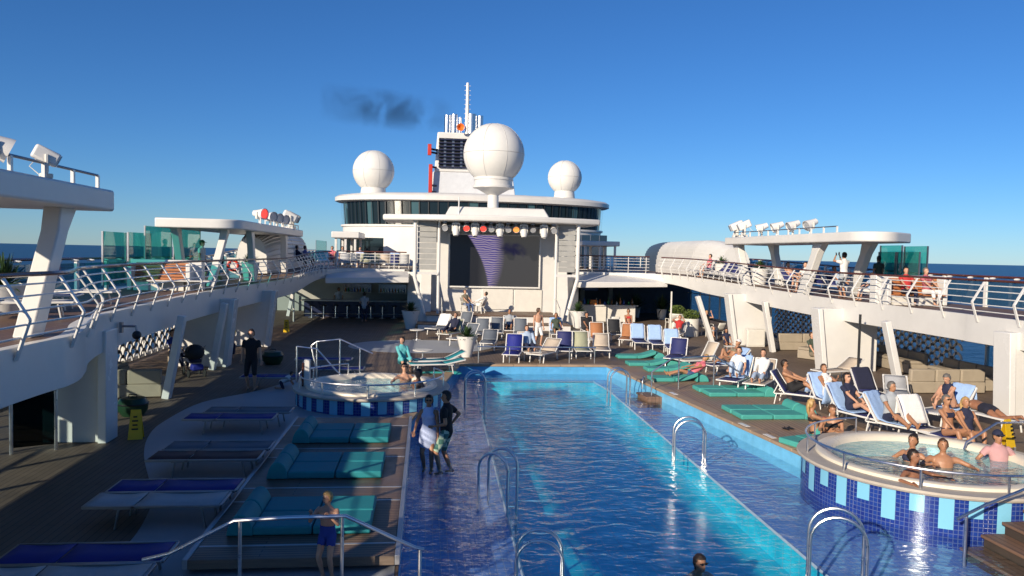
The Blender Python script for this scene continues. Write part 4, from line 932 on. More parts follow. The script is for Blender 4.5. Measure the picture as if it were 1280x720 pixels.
def tw(lab, mm, tl, **kw):
    p, rz, bk = RLpos[lab]; return towel_on(p, rz, bk, mm, tl, **kw)
tw(RL[1][3], towelB, 'light blue towel behind the woman in white', seat_len=.5); tw(RL[2][3], towelB, 'light blue towel behind the woman in navy', seat_len=.5); tw(RL[3][3], towelB, 'light blue towel behind the woman in a white cap', seat_len=.6); tw(RL[4][3], towelB, 'light blue towel behind the couple in white', seat_len=.5)
tw(RL[7][3], towelW, 'white towel hung over the navy lounger behind the man in grey', drop=.8); tw(RL[8][3], towelB, 'light blue towel behind the woman in a navy swimsuit', seat_len=.3)
tw(RL[10][3], towelN, 'dark clothes hung over a lounger in the sun', drop=.6); tw(RL[6][3], towelB, 'light blue towel under the man in a grey shirt', seat_len=.8, drop=.1)
# --- far end: loungers and draped chairs in rows between pool and stage
FAR = [(640, 452, 78, 'bright blue sling lounger behind the pool end rail', blueF, 62), (705, 447, 80, 'navy blue sling lounger behind the pool end rail', blueN, 64), (676, 452, 55, 'sand lounger between the two blue ones at the pool end', sandF, 40), (662, 449, 95, 'tall sand lounger half in shade at the pool end', sandF, 66),
       (601, 425, 80, 'grey lounger in shade behind the white planter', greyF, 60), (620, 423, 82, 'grey lounger in shade, second behind the white planter', greyF, 60), (610, 437, 80, 'low grey lounger in shade beside the bright blue one', greyF, 35), (650, 425, 82, 'grey lounger in shade beside the standing man', greyF, 62), (636, 420, 82, 'grey lounger in shade in front of the seated bald man', greyF, 58),
       (560, 425, 60, 'pale striped lounger in shade on the round grey patch', greenF, 55), (545, 418, 60, 'grey lounger in shade on the round grey patch', greyF, 55), (575, 432, 50, 'grey lounger in shade on the round patch beside the planter', greyF, 55), (577, 412, 70, 'grey tilted lounger below the stage step', greyF, 50),
       (728, 447, 85, 'olive lounger beside the pool corner', greenF, 62), (748, 432, 85, 'tan lounger with high back near the pool corner', orangeF, 66), (770, 425, 85, 'black lounger with high back in front of the cream bar', blackF, 60), (752, 446, 80, 'pale sand lounger with low back near the pool corner', sandF, 45), (783, 432, 70, 'tan lounger leaning back beside draped chairs', orangeF, 55), (735, 420, 85, 'black lounger in front of the leafy planter by the bar', blackF, 55),
       (800, 436, 84, 'lounger under a hanging light blue towel with white patch', blueN, 66), (822, 438, 84, 'lounger under a second hanging light blue towel', blueN, 66), (842, 444, 80, 'lounger under a slanting light blue towel', blueN, 62), (845, 425, 60, 'pale lounger carrying the person in red', paleF, 45)]
for px, py, rz, lab, f, bk in FAR:
    z = 0; g = G(px, py, 0); d = Vector((math.cos(R_(rz)), math.sin(R_(rz)), 0)); p = (g.x-d.x*.6, g.y-d.y*.6, 0)
    lounger(p, R_(rz), lab, f, bk); RLpos[lab] = (p, R_(rz), bk)
tw(FAR[19][3], towelB, 'light blue towel with white patch over a lounger', drop=.75); tw(FAR[20][3], towelB, 'second light blue towel hanging over a lounger', drop=.75); tw(FAR[21][3], towelB, 'slanting light blue towel over a lounger', drop=.75)
tw(FAR[10][3], towelW, 'white towel over a grey lounger on the round patch', drop=.3)
# blue chair and turquoise loungers beyond the shaded tub
g = G(515, 462); lounger((g.x, g.y, 0), R_(10), 'turquoise covered lounger beside the white planter', tealL, 25); lounger((g.x-.1, g.y-.9, 0), R_(10), 'turquoise covered lounger beside the woman in a turquoise top', tealL, 12)
g = G(540, 466); flat_towel((g.x-.5, g.y, 0), R_(8), 1.5, .6, towelT, 'turquoise towel spread near the pool corner', z=.02)
# ---------------------------------------------------------------- chairs and tables
def chair(loc, rz, label, mm=offw, group=None):
    t = thing('garden_chair', label, 'chair', loc, rz, group)
    MB().box((0, 0, .44), (.48, .46, .035)).build('seat', mm, t, bevel=.015)
    for x in (-.2, .2):
        MB().beam((x, .2, .43), (x*1.12, .24, 0), .035, .04, up=Vector((1, 0, 0))).build('leg', mm, t); MB().beam((x, -.2, .43), (x*1.12, -.25, 0), .035, .04, up=Vector((1, 0, 0))).build('leg', mm, t)
        k = MB(); k.tube([(x*1.2, .18, .44), (x*1.25, .18, .64), (x*1.25, -.2, .66), (x*1.15, -.24, .46)], .018, 6); k.build('arm', mm, t)
    vs = [(-.24+.08*i, -.23-.07*j-.03*math.cos((i-3)/3*1.4), .46+.14*j) for j in range(4) for i in range(7)]
    o = MB().add(vs, [(j*7+i, j*7+i+1, j*7+i+8, j*7+i+7) for j in range(3) for i in range(6)]).build('back', mm, t); s = o.modifiers.new('s', 'SOLIDIFY'); s.thickness = .02
    return t
for px, py, rz, lab in ((896, 424, 20, 'white plastic chair with its back to the pool beside the woman holding her head'), (884, 420, 190, 'white plastic chair carrying the woman holding her head'), (785, 418, 170, 'white plastic chair beside the woman at the cream bar'), (767, 415, 0, 'white plastic chair in front of the black lounger'), (838, 412, 10, 'white plastic chair behind the person in red')):
    g = G(px, py); chair((g.x, g.y, 0), R_(rz), lab)
def rtable(loc, label, r=.38, h=.5, mm=offw):
    t = thing('round_table', label, 'table', loc); MB().lathe([(0, h-.03), (r, h-.03), (r, h), (0, h)], n=24).build('table_top', mm, t); MB().tube([(0, 0, 0), (0, 0, h-.03)], .03, 8).build('column', steel, t); MB().lathe([(0, .03), (r*.6, .02), (r*.6, 0)], n=20).build('foot', steel, t)
g = G(528, 455); rtable((g.x, g.y+.3, 0), 'small round side table beside the turquoise lounger'); g = G(521, 425); rtable((g.x, g.y, 0), 'small round side table on the grey patch beside the planter', .35)
g = G(735, 436); rtable((g.x, g.y, 0), 'small pale table between the olive and tan loungers', .35, .45); g = G(912, 446); 
t = thing('folding_stool', 'small steel framed stool beside the child in navy', 'stool', (g.x, g.y, 0))
MB().box((0, 0, .45), (.42, .4, .03)).build('seat', offw, t, bevel=.01)
for x in (-.18, .18):
    for y in (-.17, .17): MB().beam((x, y, .44), (x*1.15, y*1.15, 0), .025, .025).build('leg', steel, t)
# ---------------------------------------------------------------- sofas
def sofa(loc, rz, label, L=2.0, group=None):
    t = thing('sofa', label, 'sofa', loc, rz, group)
    MB().box((0, 0, .2), (L, .8, .36)).build('base', beigeS, t, bevel=.03, seg=3)
    n = max(1, int(L/.8))
    for i in range(n): MB().box((-L/2+L*(i+.5)/n, -.08, .44), (L/n-.02, .6, .12)).build('seat_cushion', beigeS, t, bevel=.04, seg=3); MB().box((-L/2+L*(i+.5)/n, .31, .58), (L/n-.02, .18, .42)).build('back_cushion', beigeS, t, bevel=.05, seg=3)
    return t
sofa((14.6, 28.4, 0), R_(-90), 'beige sofa by the lattice behind the dark clothes', 3.0); sofa((14.6, 24.6, 0), R_(-90), 'beige sofa under the sea window beside the lattice', 2.6); sofa((12.9, 23.3, 0), R_(180), 'beige sofa with its back to the pool beside the woman in a navy swimsuit', 2.6); sofa((13.6, 34.3, 0), R_(180), 'beige sofa beside the leaning strut and the lattice', 2.4); sofa((12.7, 30.8, 0), R_(-60), 'low beige sofa block behind the white support panel', 1.5)
sofa((-12.1, 22.4, 0), R_(188), 'beige sofa with sunlit back in front of the lattice on the shaded side', 1.8); sofa((-13.7, 24.4, 0), R_(90), 'beige sofa against the lattice on the shaded side', 2.6); sofa((-12.4, 29.3, 0), R_(10), 'low beige sofa beside the man in black', 1.6)
# ---------------------------------------------------------------- planters
def fronds(n, L, w, seed, up=.9, mm=leafm, name='foliage'):
    rd = random.Random(seed); k = MB()
    for i in range(n):
        a = rd.uniform(0, 2*math.pi); el = rd.uniform(.15, 1.45); l = L*rd.uniform(.7, 1.1); d = Vector((math.cos(a)*math.cos(el), math.sin(a)*math.cos(el), math.sin(el)))
        P = []
        for s in range(5): u = s/4; P.append(d*l*u+Vector((0, 0, -.35*l*u*u*(1-el/1.6))))
        sd = d.cross(Vector((0, 0, 1))); sd = sd.normalized() if sd.length > .01 else Vector((1, 0, 0)); vs, fs = [], []
        for s, p in enumerate(P): ww = w*math.sin(math.pi*min(.97, .12+s/4*.86)); vs += [p-sd*ww, p+Vector((0, 0, ww*.35)), p+sd*ww]
        for s in range(4): q = s*3; fs += [(q, q+1, q+4, q+3), (q+1, q+2, q+5, q+4)]
        k.add(vs, fs)
    return k
def planter(loc, label, kind='tall', h=.75, r0=.26, r1=.40, seed=1, fl=.65):
    t = thing('planter', label, 'planter', loc)
    pot_ = MB().lathe([(0, 0), (r0, 0), (r0+(r1-r0)*.5, h*.5), (r1, h), (r1-.04, h), (r1-.06, h-.08), (0, h-.08)], n=28, ).build('pot', white2 if kind != 'box' else offw, t)
    MB().lathe([(r1-.06, h-.07), (0, h-.05)], n=20).build('soil', soil, pot_)
    if kind == 'box': 
        k = MB(); rd = random.Random(seed)
        for i in range(700):
            v = Vector((rd.gauss(0, 1), rd.gauss(0, 1), rd.gauss(0, 1))).normalized()*rd.uniform(.7, 1.05); c = Vector((v.x*r1*1.0, v.y*r1*1.0, h+.2+v.z*.28)); u = Vector((rd.gauss(0, 1), rd.gauss(0, 1), rd.gauss(0, 1))).normalized(); w = u.orthogonal().normalized()
            k.add([c-u*.05, c+w*.028, c+u*.05, c-w*.028], [(0, 1, 2, 3)])
        k.build('foliage', leaf2, t)
    else:
        o = fronds(150, fl, .028, seed).build('foliage', leafm, t); o.location.z = h-.06
    return t
g = G(583, 446); planter((g.x, g.y, 0), 'white tapered planter with a leafy plant at the pool corner', h=.85, r0=.2, r1=.42, seed=2, fl=.55)
g = G(513, 411); planter((g.x, g.y, 0), 'white tapered planter with a plant beside the navy bar and stage pole', h=1.0, r0=.25, r1=.5, seed=3)
g = G(722, 410); planter((g.x, g.y, 0), 'white tapered planter with a plant beside the cream bar', h=1.0, r0=.25, r1=.5, seed=4)
for px, py, lab in ((846, 412, 'pale cylindrical planter with a clipped yellow-green bush beside the steel post'), (863, 420, 'pale cylindrical planter with a clipped yellow-green bush beside the leaning strut')):
    g = G(px, py); planter((g.x, g.y, 0), lab, 'box', h=.95, r0=.42, r1=.46, seed=px)
p = G(6, 392, 2.7); planter((p.x, p.y, 2.71), 'large white bowl planter with a bushy palm beside the big canopy pillar', h=.62, r0=.35, r1=.6, seed=6, fl=.75)
for X, px, py, lab in ((-12.2, 313, 338, 'white planter with palm in front of the ribbed shelter on the shaded promenade'), (-13.3, 328, 334, 'white planter with palm against the ribbed shelter on the shaded promenade')):
    p = H(px, py, X); planter((p.x, p.y, zL(p.y)), lab, h=.85, r0=.3, r1=.42, seed=px, fl=.6)
for X, px, py, lab in ((13.4, 889, 340, 'white planter with palm beside the ribbed shelter on the sunlit promenade'), (13.2, 902, 340, 'white planter with palm second beside the ribbed shelter on the sunlit promenade'), (12.8, 949, 352, 'white bowl planter with palm under the floodlight canopy')):
    p = H(px, py, X); planter((p.x, p.y, zR(p.y)), lab, h=.8, r0=.3, r1=.45, seed=px, fl=.55)
# ---------------------------------------------------------------- pool ladders and handrails
def hoops(loc, rz, label, w=.5, gap=.42, top=.62, bot=-.22, name='pool_ladder', bot2=None):
    t = thing(name, label, 'pool ladder', loc, rz)
    for s in (0, 1):
        y = (s-.5)*gap; n = 12; P = [(-w/2, y, bot)]+[(-w/2*math.cos(math.pi*i/n), y, top-.0+w/2*math.sin(math.pi*i/n)) for i in range(n+1)]+[(w/2, y, bot if bot2 is None else bot2)]
        MB().tube(P, .024, 10).build('hoop_rail', steel, t)
    for z in (-.42, -.62):
        if bot2 is not None: MB().box((w/2, 0, z+.0), (.1, gap, .03)).build('tread', steel, t)
    return t
WZ = -.35
def LD(pl, pr, lab, top=.5, **kw):
    a, c = G(*pl, WZ), G(*pr, WZ); mid = (a+c)/2; d = c-a; hoops((mid.x, mid.y, WZ), math.atan2(d.y, d.x), lab, w=max(.4, min(.8, d.length)), top=top, bot2=-.6, **kw)
LD((581, 502), (606, 502), 'steel pool ladder beside the shaded hot tub', .62); LD((604, 622), (640, 628), 'steel pool ladder beside the standing couple', .62); LD((645, 733), (702, 735), 'steel pool ladder rising at the near end of the shaded ledge', .42)
LD((761, 497), (785, 497), 'steel pool ladder beside the sunny pool stairs', .62); LD((842, 568), (880, 570), 'steel pool ladder half way along the sunny ledge', .50); LD((1010, 722), (1080, 732), 'steel pool ladder in front of the sunny mosaic hot tub', .62)
g = G(810, 482, -.1); hoops((g.x, g.y, -.1), R_(60), 'pair of short steel grab hoops on the pool wall', w=.32, gap=.3, top=.12, bot=-.1, name='grab_rail')
def handrail(pts, label, posts, r=.024, name='handrail', cat='handrail'):
    t = thing(name, label, cat); MB().tube(pts, r, 10).build('rail', steel, t)
    for a, c in posts: MB().tube([a, c], r*.95, 10).build('post', steel, t)
    return t
P = [V(*p, 9.55) for p in ((178, 700), (212, 692), (293, 651), (360, 647), (432, 645), (520, 685), (530, 687))]
handrail(P, 'steel handrail the blond boy holds on to', [(V(300, 650, 9.55), Vector((V(300, 650, 9.55).x, 9.55, 0))), (V(428, 645, 9.55), Vector((V(428, 645, 9.55).x, 9.55, 0))), (V(525, 687, 9.55), Vector((V(525, 687, 9.55).x, 9.55, -.55)))])
# tub rails
def ringrail(c, r, z, h, a0, a1, label, n=28, posts=6):
    t = thing('hot_tub_railing', label, 'railing'); P = [(c[0]+r*math.cos(R_(a0+(a1-a0)*i/n)), c[1]+r*math.sin(R_(a0+(a1-a0)*i/n)), z+h) for i in range(n+1)]
    MB().tube(P, .022, 8).build('rail', steel, t)
    for i in range(posts+1):
        q = P[int(round(n*i/posts))]; MB().tube([(q[0], q[1], z), q], .02, 8).build('post', steel, t)
    return t
ringrail(TL, TL[2]-.13, .45, .33, 115, 390, 'curved steel railing round the shaded hot tub', 30, 7)
ringrail(TR, TR[2]-.12, .38, .33, 95, 300, 'curved steel railing round the sunny hot tub', 30, 6)
def stair_rail(px, z, Y, lab): handrail([V(*p, Y) for p in px], lab, [])
a = [V(*p, 24.2) for p in ((395, 462), (389, 432), (396, 427), (425, 424), (466, 442))]; handrail(a, 'arched steel step rail behind the shaded hot tub', [(a[2], Vector((a[2].x, 24.2, .1))), (a[3], Vector((a[3].x, 24.2, .1))), (V(450, 436, 24.2), Vector((V(450, 436, 24.2).x, 24.2, .1)))])
a = [V(*p, 23.2) for p in ((372, 434), (392, 430), (420, 462), (416, 470))]; a = [V(*p, 23.4) for p in ((371, 433), (396, 436), (420, 463), (428, 470), (402, 462))]; handrail(a[:4], 'straight sloping steel step rail against the back rim of the shaded tub', [(a[0], Vector((a[0].x, 23.4, .1))), (a[1], Vector((a[1].x, 23.4, .1)))])
a = [V(*p, 12.6) for p in ((1300, 598), (1262, 590), (1208, 566), (1204, 556), (1238, 532), (1275, 527), (1310, 527))]; a = [V(*p, 14.6) for p in ((1310, 572), (1270, 570), (1215, 568), (1205, 561), (1208, 553), (1246, 529), (1310, 527))]
handrail(a, 'looped steel rail at the steps of the sunny hot tub', [(V(1268, 571, 14.6), Vector((V(1268, 571, 14.6).x, 14.6, .4)))])
a = [V(*p, 10.9) for p in ((1196, 649), (1230, 632), (1280, 612), (1300, 606))]; handrail(a, 'steel stair rail beside the wooden steps at the sunny hot tub', [(V(1208, 646, 10.9), Vector((V(1208, 646, 10.9).x, 10.9, -.5)))])
# pool end rail
a = [(x, 29.35, .62) for x in (-1.9, 0, 1.5, 2.75)]; handrail(a, 'low steel rail along the far end of the pool', [((x, 29.35, 0), (x, 29.35, .62)) for x in (-1.85, -.65, .55, 1.7, 2.7)])
a = [V(*p, 23.6) for p in ((815, 465), (840, 448), (893, 445), (945, 478), (952, 487))]; handrail(a, 'steel rail over the pool stairs on the sunny side', [(Vector((q.x, q.y, -.3)), q) for q in (a[0], V(849, 448, 23.6), a[2])])
# wooden steps
for nm, pts, z0, lab in (('pool_stairs', [(3.05, 23.4), (3.75, 23.4), (3.65, 24.3), (2.98, 24.3)], -.3, 'wooden stairs going down into the pool on the sunny side'),):
    t = thing(nm, lab, 'stairs')
    for i in range(2):
        q = [(x-.0-.28*(1-i), y) for x, y in pts]; MB().prism(q, -.45+.18*i, -.39+.18*i+.0).build('tread', deckup, t, bevel=.01); MB().prism([(x+.05, y) for x, y in q], -.56, -.45+.18*i).build('riser', deckup, t)
t = thing('tub_stairs', 'wooden steps rising beside the sunny mosaic hot tub', 'stairs')
for i in range(4):
    x0 = 4.75+.36*i; z = -.40+.2*i
    MB().box((x0+1.2, 10.6, z), (2.4, 1.5, .05)).build('tread', deckup, t, bevel=.01); MB().box((x0+1.22, 10.6, z-.125), (2.34, 1.46, .2)).build('riser', deckm, t)
# ---------------------------------------------------------------- small things on deck
def wet_sign(g, rz, label):
    t = thing('warning_sign', label, 'floor sign', (g.x, g.y, 0), rz)
    for s in (-1, 1):
        o = MB().add([(-.15, 0, 0), (.15, 0, 0), (.10, 0, .64), (-.10, 0, .64), (-.15, .012, 0), (.15, .012, 0), (.10, .012, .64), (-.10, .012, .64)], [(0, 1, 2, 3), (7, 6, 5, 4), (0, 4, 5, 1), (1, 5, 6, 2), (2, 6, 7, 3), (3, 7, 4, 0)]).build('panel', yellow, t); o.location.y = s*.12; o.rotation_euler.x = s*R_(10)
    for j, w in enumerate((.13, .10, .12, .08)): o = MB().box((0, -.165+.0+.022*j, .24+.085*j), (w, .006, .035)).build('print_line', blackp, t)
wet_sign(G(170, 548), .2, 'yellow folding floor sign beside the dark green bin'); wet_sign(G(358, 415), .1, 'yellow folding floor sign near the bar stools'); wet_sign(G(1258, 558), .3, 'yellow folding floor sign beside the sunny hot tub')
def bin_(g, label, s=1):
    t = thing('round_bin', label, 'bin', (g.x, g.y, 0)); k = MB(); k.lathe([(0, 0), (.26*s, 0), (.36*s, .15*s), (.38*s, .34*s), (.30*s, .46*s), (0, .5*s)], n=22); k.build('shell', greenbin, t); MB().lathe([(.385*s, .30*s), (.40*s, .32*s), (.385*s, .34*s)], n=22).build('band', blackp, t); k = MB(); k.tube([(-.1*s, 0, .47*s), (-.1*s, 0, .54*s), (.1*s, 0, .54*s), (.1*s, 0, .47*s)], .015, 6); k.build('handle', blackp, t)
bin_(G(166, 519), 'dark green round bin beside the yellow floor sign', .95); bin_(G(341, 455), 'dark green round bin beside the man in black', 1.0)
# box post with teak face at the hot tub
g = G(381, 482, .45); t = thing('control_post', 'white post with a teak face on the rim of the shaded hot tub', 'post', (g.x, g.y, .45)); MB().box((.06, 0, .36), (.16, .2, .74)).build('body', white, t, bevel=.02); MB().box((-.04, -.02, .33), (.05, .22, .66)).build('teak_face', teakrail, t, bevel=.01)
# pushchair
g = G(243, 470); t = thing('pushchair', 'dark folded pushchair beside the leaning strut', 'pushchair', (g.x, g.y, 0), R_(30))
MB().ell((0, 0, .78), (.32, .26, .26), 14, 8).build('hood', blackF, t); MB().box((0, .1, .5), (.4, .5, .12)).build('seat', towelN, t, bevel=.04); MB().box((.05, -.1, .3), (.36, .34, .2)).build('basket', blueF, t, bevel=.05)
for x in (-.25, .25):
    MB().tube([(x, .35, .12), (x, -.2, .95), (x, -.35, 1.02)], .014, 6).build('frame_tube', galv, t)
    for y in (-.3, .35): o = MB().lathe([(.02, -.02), (.12, -.025), (.13, 0), (.12, .025), (.02, .02)], n=16).build('wheel', rubber, t); o.location = (x, y, .13); o.rotation_euler = (0, R_(90), 0)
# white wall cabinet behind yellow sign and beside the sunny tub
g = G(1270, 590, 0); t = thing('towel_cabinet', 'white cabinet standing beside the sunny hot tub steps', 'cabinet', (9.55, 14.7, 0)); MB().box((0, 0, .55), (1.3, .5, 1.1)).build('body', white, t, bevel=.02); MB().box((0, -.255, .55), (.015, .012, 1.0)).build('door_joint', galv, t); MB().box((-.06, -.265, .6), (.02, .02, .14)).build('handle', steel, t)
g = G(932, 440); t = thing('service_box', 'cream service box against the white support panel', 'cabinet', (11.9, 35.4, 0)); MB().box((0, 0, .42), (.9, .4, .84)).build('body', offw, t, bevel=.02); MB().box((0, -.21, .42), (.8, .02, .7)).build('door', offw, t, bevel=.01)
for px, py, lab in ((1003, 545, 'pale depth marker plate on the sunny pool coping near the hot tub'), (960, 531, 'pale depth marker plate on the sunny pool coping beside the sandals'), (885, 492, 'pale depth marker plate on the sunny pool coping beside the stairs')):
    g = G(px, py, .02); xr = 4.35-(g.y-15.2)*.096 if g.y < 20.4 else 3.85-(g.y-20.4)*.094; tag(MB().box((0, 0, 0), (.12, .42, .008)).build('marker_plate', white2, loc=(xr+.1, g.y, .024), rz=.095), lab, 'marker')
# sandals and bag by the blond woman
g = G(985, 537); t = thing('sandals', 'dark sandals lying on the timber surround beside the blond woman', 'sandals', (g.x, g.y, .01), .4)
for s in (-.08, .08): MB().ell((s, 0, .02), (.05, .13, .02), 10, 4).build('sole', blackp, t); MB().tube([(s-.05, .03, .02), (s, .05, .06), (s+.05, .03, .02)], .008, 5).build('strap', blackp, t)
g = G(1012, 540); tag(MB().ell((0, 0, .12), (.2, .14, .13), 12, 7).build('beach_bag', redp, loc=(g.x+.35, g.y, .13)), 'red beach bag between the blond woman and her companion', 'bag')
g = G(998, 556, .15); tag(MB().ell((0, 0, .03), (.22, .14, .05), 12, 6).build('dark_cloth', towelN, loc=(g.x+.25, g.y+.05, .16)), 'dark cloth crumpled on the teal pad at the pool edge', 'cloth')
# security cameras on the fascias
for p, sg, lab in ((H(150, 412, -10.72), 1, 'dark dome camera on a bracket on the shaded fascia'), (H(921, 372, 11.45), -1, 'small floodlight on the sunlit fascia')):
    t = thing('bracket_camera', lab, 'camera', (p.x, p.y, p.z)); MB().box((.03*sg, 0, .05), (.06, .1, .24)).build('base_plate', galv, t); k = MB(); k.tube([(0, 0, .08), (.34*sg, 0, .08), (.36*sg, 0, -.04)], .03, 6); k.build('bracket', galv, t); k = MB(); k.ell((.36*sg, 0, -.12), (.1, .1, .1), 12, 8); k.build('dome', blackp if sg > 0 else offw, t)
# ================================================================ PEOPLE
import numpy as np
SKT = [mat('skin_light', (.52, .29, .19), .5, var=.08, vscale=9, trans=.1), mat('skin_tan', (.38, .19, .105), .48, var=.08, vscale=9, trans=.1), mat('skin_brown', (.27, .125, .07), .48, var=.08, vscale=9, trans=.1)]
HR = {'dark': mat('dark_hair', (.02, .013, .009), .5, var=.3, vscale=20), 'brown': mat('brown_hair', (.07, .035, .018), .5, var=.3, vscale=20), 'blond': mat('blond_hair', (.42, .27, .10), .5, var=.25, vscale=20), 'grey': mat('grey_hair', (.13, .12, .11), .55, var=.2, vscale=20), 'bald': None}
shade = mat('sunglass_black', (.01, .01, .012), .1)
def cloth(name, col, v=.08): return mat('cloth_'+name, col, .85, var=v, vscale=6, bump=.25, bscale=25)
def loft(rings, n=14):
    vs, fs = [], []
    for c, u, w in rings:
        for j in range(n): a = 2*math.pi*j/n; vs.append(c+u*math.cos(a)+w*math.sin(a))
    for i in range(len(rings)-1):
        for j in range(n): fs.append((i*n+j, i*n+(j+1) % n, (i+1)*n+(j+1) % n, (i+1)*n+j))
    fs += [tuple(range(n-1, -1, -1)), tuple((len(rings)-1)*n+j for j in range(n))]
    return vs, fs
def ik(a, c, l1, l2, hint):
    d = c-a; L = d.length
    if L > (l1+l2)*.998: c = a+d*((l1+l2)*.998/L); d = c-a; L = d.length
    L = max(L, abs(l1-l2)+.02)
    x = (l1*l1-l2*l2+L*L)/(2*L); h = math.sqrt(max(0, l1*l1-x*x)); dn = d.normalized(); p = hint-dn*hint.dot(dn); p = p.normalized() if p.length > 1e-4 else Vector((0, 1, 0))
    return a+dn*x+p*h, c
def person(loc, rz, label, pel=(0, 0, .93), lean=0, feet=((-.1, .0, .07), (.1, .0, .07)), hands=((-.26, .08, .78), (.26, .08, .78)), knee=(0, 1, .15), elbow=(0, -1, -.3), h=1.75, skin=0, hair='dark', top=None, sleeve=.55, bottom=None, bot_len=.5, cap=None, glasses=False, female=False, look=(0, 0), long_hair=False, toes=(0, 1, -.1), build=1.0, bikini=None, twist=0, prone=False, vox=.019, side=0, dress=None, bun=False, chest_top=None, group=None, headtowel=None, skirt=0):
    """local frame: facing +Y. lean>0 leans back. lengths for 1.75 m, scaled to h"""
    S = h/1.75; V3 = Vector; pel = V3(pel); a = R_(lean)
    up = V3((math.sin(R_(side)), -math.sin(a), math.cos(a))).normalized(); rt = V3((1, 0, 0)); rt = (rt-up*rt.dot(up)).normalized(); fw = up.cross(rt)
    if twist: q = Matrix.Rotation(R_(twist), 3, up); rt2 = q @ rt; fw2 = q @ fw
    else: rt2, fw2 = rt, fw
    ws = .92 if female else 1.0; B = build
    prim = []; raw = MB()
    def cap_(p0, r0, p1, r1, reg, flat=1.0, ax=None):
        d = (p1-p0); L = d.length; d = d.normalized(); u, w = frame_of(d)
        if ax is not None: u = (ax-d*ax.dot(d)).normalized(); w = d.cross(u)
        rings = [(p0-d*r0*.92, u*r0*.3, w*r0*.3*flat), (p0-d*r0*.6, u*r0*.8, w*r0*.8*flat)]
        for i in range(5): t = i/4; r = r0+(r1-r0)*t; rings.append((p0+d*L*t, u*r, w*r*flat))
        rings += [(p1+d*r1*.6, u*r1*.8, w*r1*.8*flat), (p1+d*r1*.92, u*r1*.3, w*r1*.3*flat)]
        raw.add(*loft(rings, 12)); prim.append((p0, p1, r0, r1, reg))
    # torso
    hipw = (.165 if female else .155)*B; cw = (.145 if female else .168)*B; dp = .108*B
    sec = [(-.10, hipw*.72, dp*.8), (-.04, hipw*1.0, dp*1.05), (.05, hipw*.98, dp*1.02), (.16, (.122 if female else .140)*B, dp*.92), (.28, cw*.93, dp*1.02), (.38, cw*1.0, dp*1.08), (.46, cw*.98, dp*.88), (.51, cw*.70, dp*.62), (.545, cw*.36, dp*.5)]
    rings = []
    for z, wx, wy in sec:
        k = max(0, min(1, z/.4)); R1 = (rt*(1-k)+rt2*k).normalized(); F1 = (fw*(1-k)+fw2*k).normalized()
        rings.append((pel+up*z+F1*(.015*math.sin(z*6)), R1*wx, F1*wy))
    raw.add(*loft(rings, 16)); prim.append((pel-up*.06, pel+up*.10, .13*B, .13*B, 'hip')); prim.append((pel+up*.10, pel+up*.30, .115*B, .13*B, 'belly')); prim.append((pel+up*.30, pel+up*.50, .135*B, .10*B, 'chest'))
    if female:
        for s in (-1, 1): raw.ell(pel+up*.36+fw2*(dp*.8)+rt2*(.075*s), (.062, .055, .062), 10, 7)
    neck0 = pel+up*.50; headup = (up*.55+V3((0, 0, 1))*.45).normalized() if not prone else up
    if lean > 60 and not prone: headup = (up*.8+V3((0, 0, 1))*.2).normalized()
    hc = neck0+headup*.20+fw2*.025
    ly, lp = R_(look[0]), R_(look[1]); hr_ = (rt2-headup*rt2.dot(headup)).normalized(); hf = headup.cross(hr_)
    q = Matrix.Rotation(ly, 3, headup); hr_, hf = q @ hr_, q @ hf; q = Matrix.Rotation(lp, 3, hr_); hf, hu = q @ hf, q @ headup
    cap_(neck0-up*.03, .060, hc-hu*.05, .054, 'neck')
    HM = Matrix((hr_, hf, hu)).transposed()
    raw.ell(hc+hu*.025-hf*.008, (.078, .098, .105), 14, 10, HM); raw.ell(hc-hu*.055+hf*.022, (.058, .070, .068), 12, 8, HM); raw.ell(hc-hu*.018+hf*.098, (.015, .020, .026), 8, 6, HM)
    for s in (-1, 1): raw.ell(hc-hu*.01+hr_*(.079*s)-hf*.008, (.012, .022, .034), 8, 6, HM)
    prim.append((hc-hu*.05, hc+hu*.05, .08, .09, 'head'))
    # arms
    ft_ = []
    for s, hd in zip((-1, 1), hands):
        sh = pel+up*.455+rt2*((.172 if female else .195)*B*s); hd = V3(hd) if not isinstance(hd, Vector) else hd
        eh = V3(elbow); eh = V3((eh.x+.5*s, eh.y, eh.z)); el, hd = ik(sh, hd, .285, .25, eh)
        cap_(sh-up*.02-rt2*(.03*s), .060*B, sh+(el-sh)*.25, .052*B, 'uarm'); cap_(sh, .050*B, el, .039*B, 'uarm'); cap_(el, .040*B, hd, .027*B, 'farm')
        d = (hd-el).normalized(); pa = hd+d*.075; u = fw2.cross(d); u = u.normalized() if u.length > .1 else rt2; cap_(hd, .026, pa, .030, 'hand', flat=.5, ax=u); ft_.append((hd, pa, d, u, s))
    # legs
    for s, ft in zip((-1, 1), feet):
        hp = pel+rt*(.085*s*B)-up*.05; ft = V3(ft); kn, ft = ik(hp, ft, .435, .43, V3((knee[0]+.18*s, knee[1], knee[2])))
        cap_(hp, .088*B, hp+(kn-hp)*.45, .076*B, 'thigh'); cap_(hp+(kn-hp)*.4, .077*B, kn, .054*B, 'thigh'); cap_(kn, .054*B, kn+(ft-kn)*.35, .056*B, 'shin'); cap_(kn+(ft-kn)*.3, .056*B, ft, .036*B, 'shin')
        td = V3(toes).normalized(); cap_(ft-V3((0, 0, .02))-td*.035, .036, ft-V3((0, 0, .03))+td*.13, .030, 'foot', flat=.8)
        prim[-5] = (*prim[-5][:4], 'thigh'); 
    tmp = bpy.data.meshes.new('tmp'); tmp.from_pydata(raw.v, [], raw.f); to = bpy.data.objects.new('tmp', tmp); C.objects.link(to)
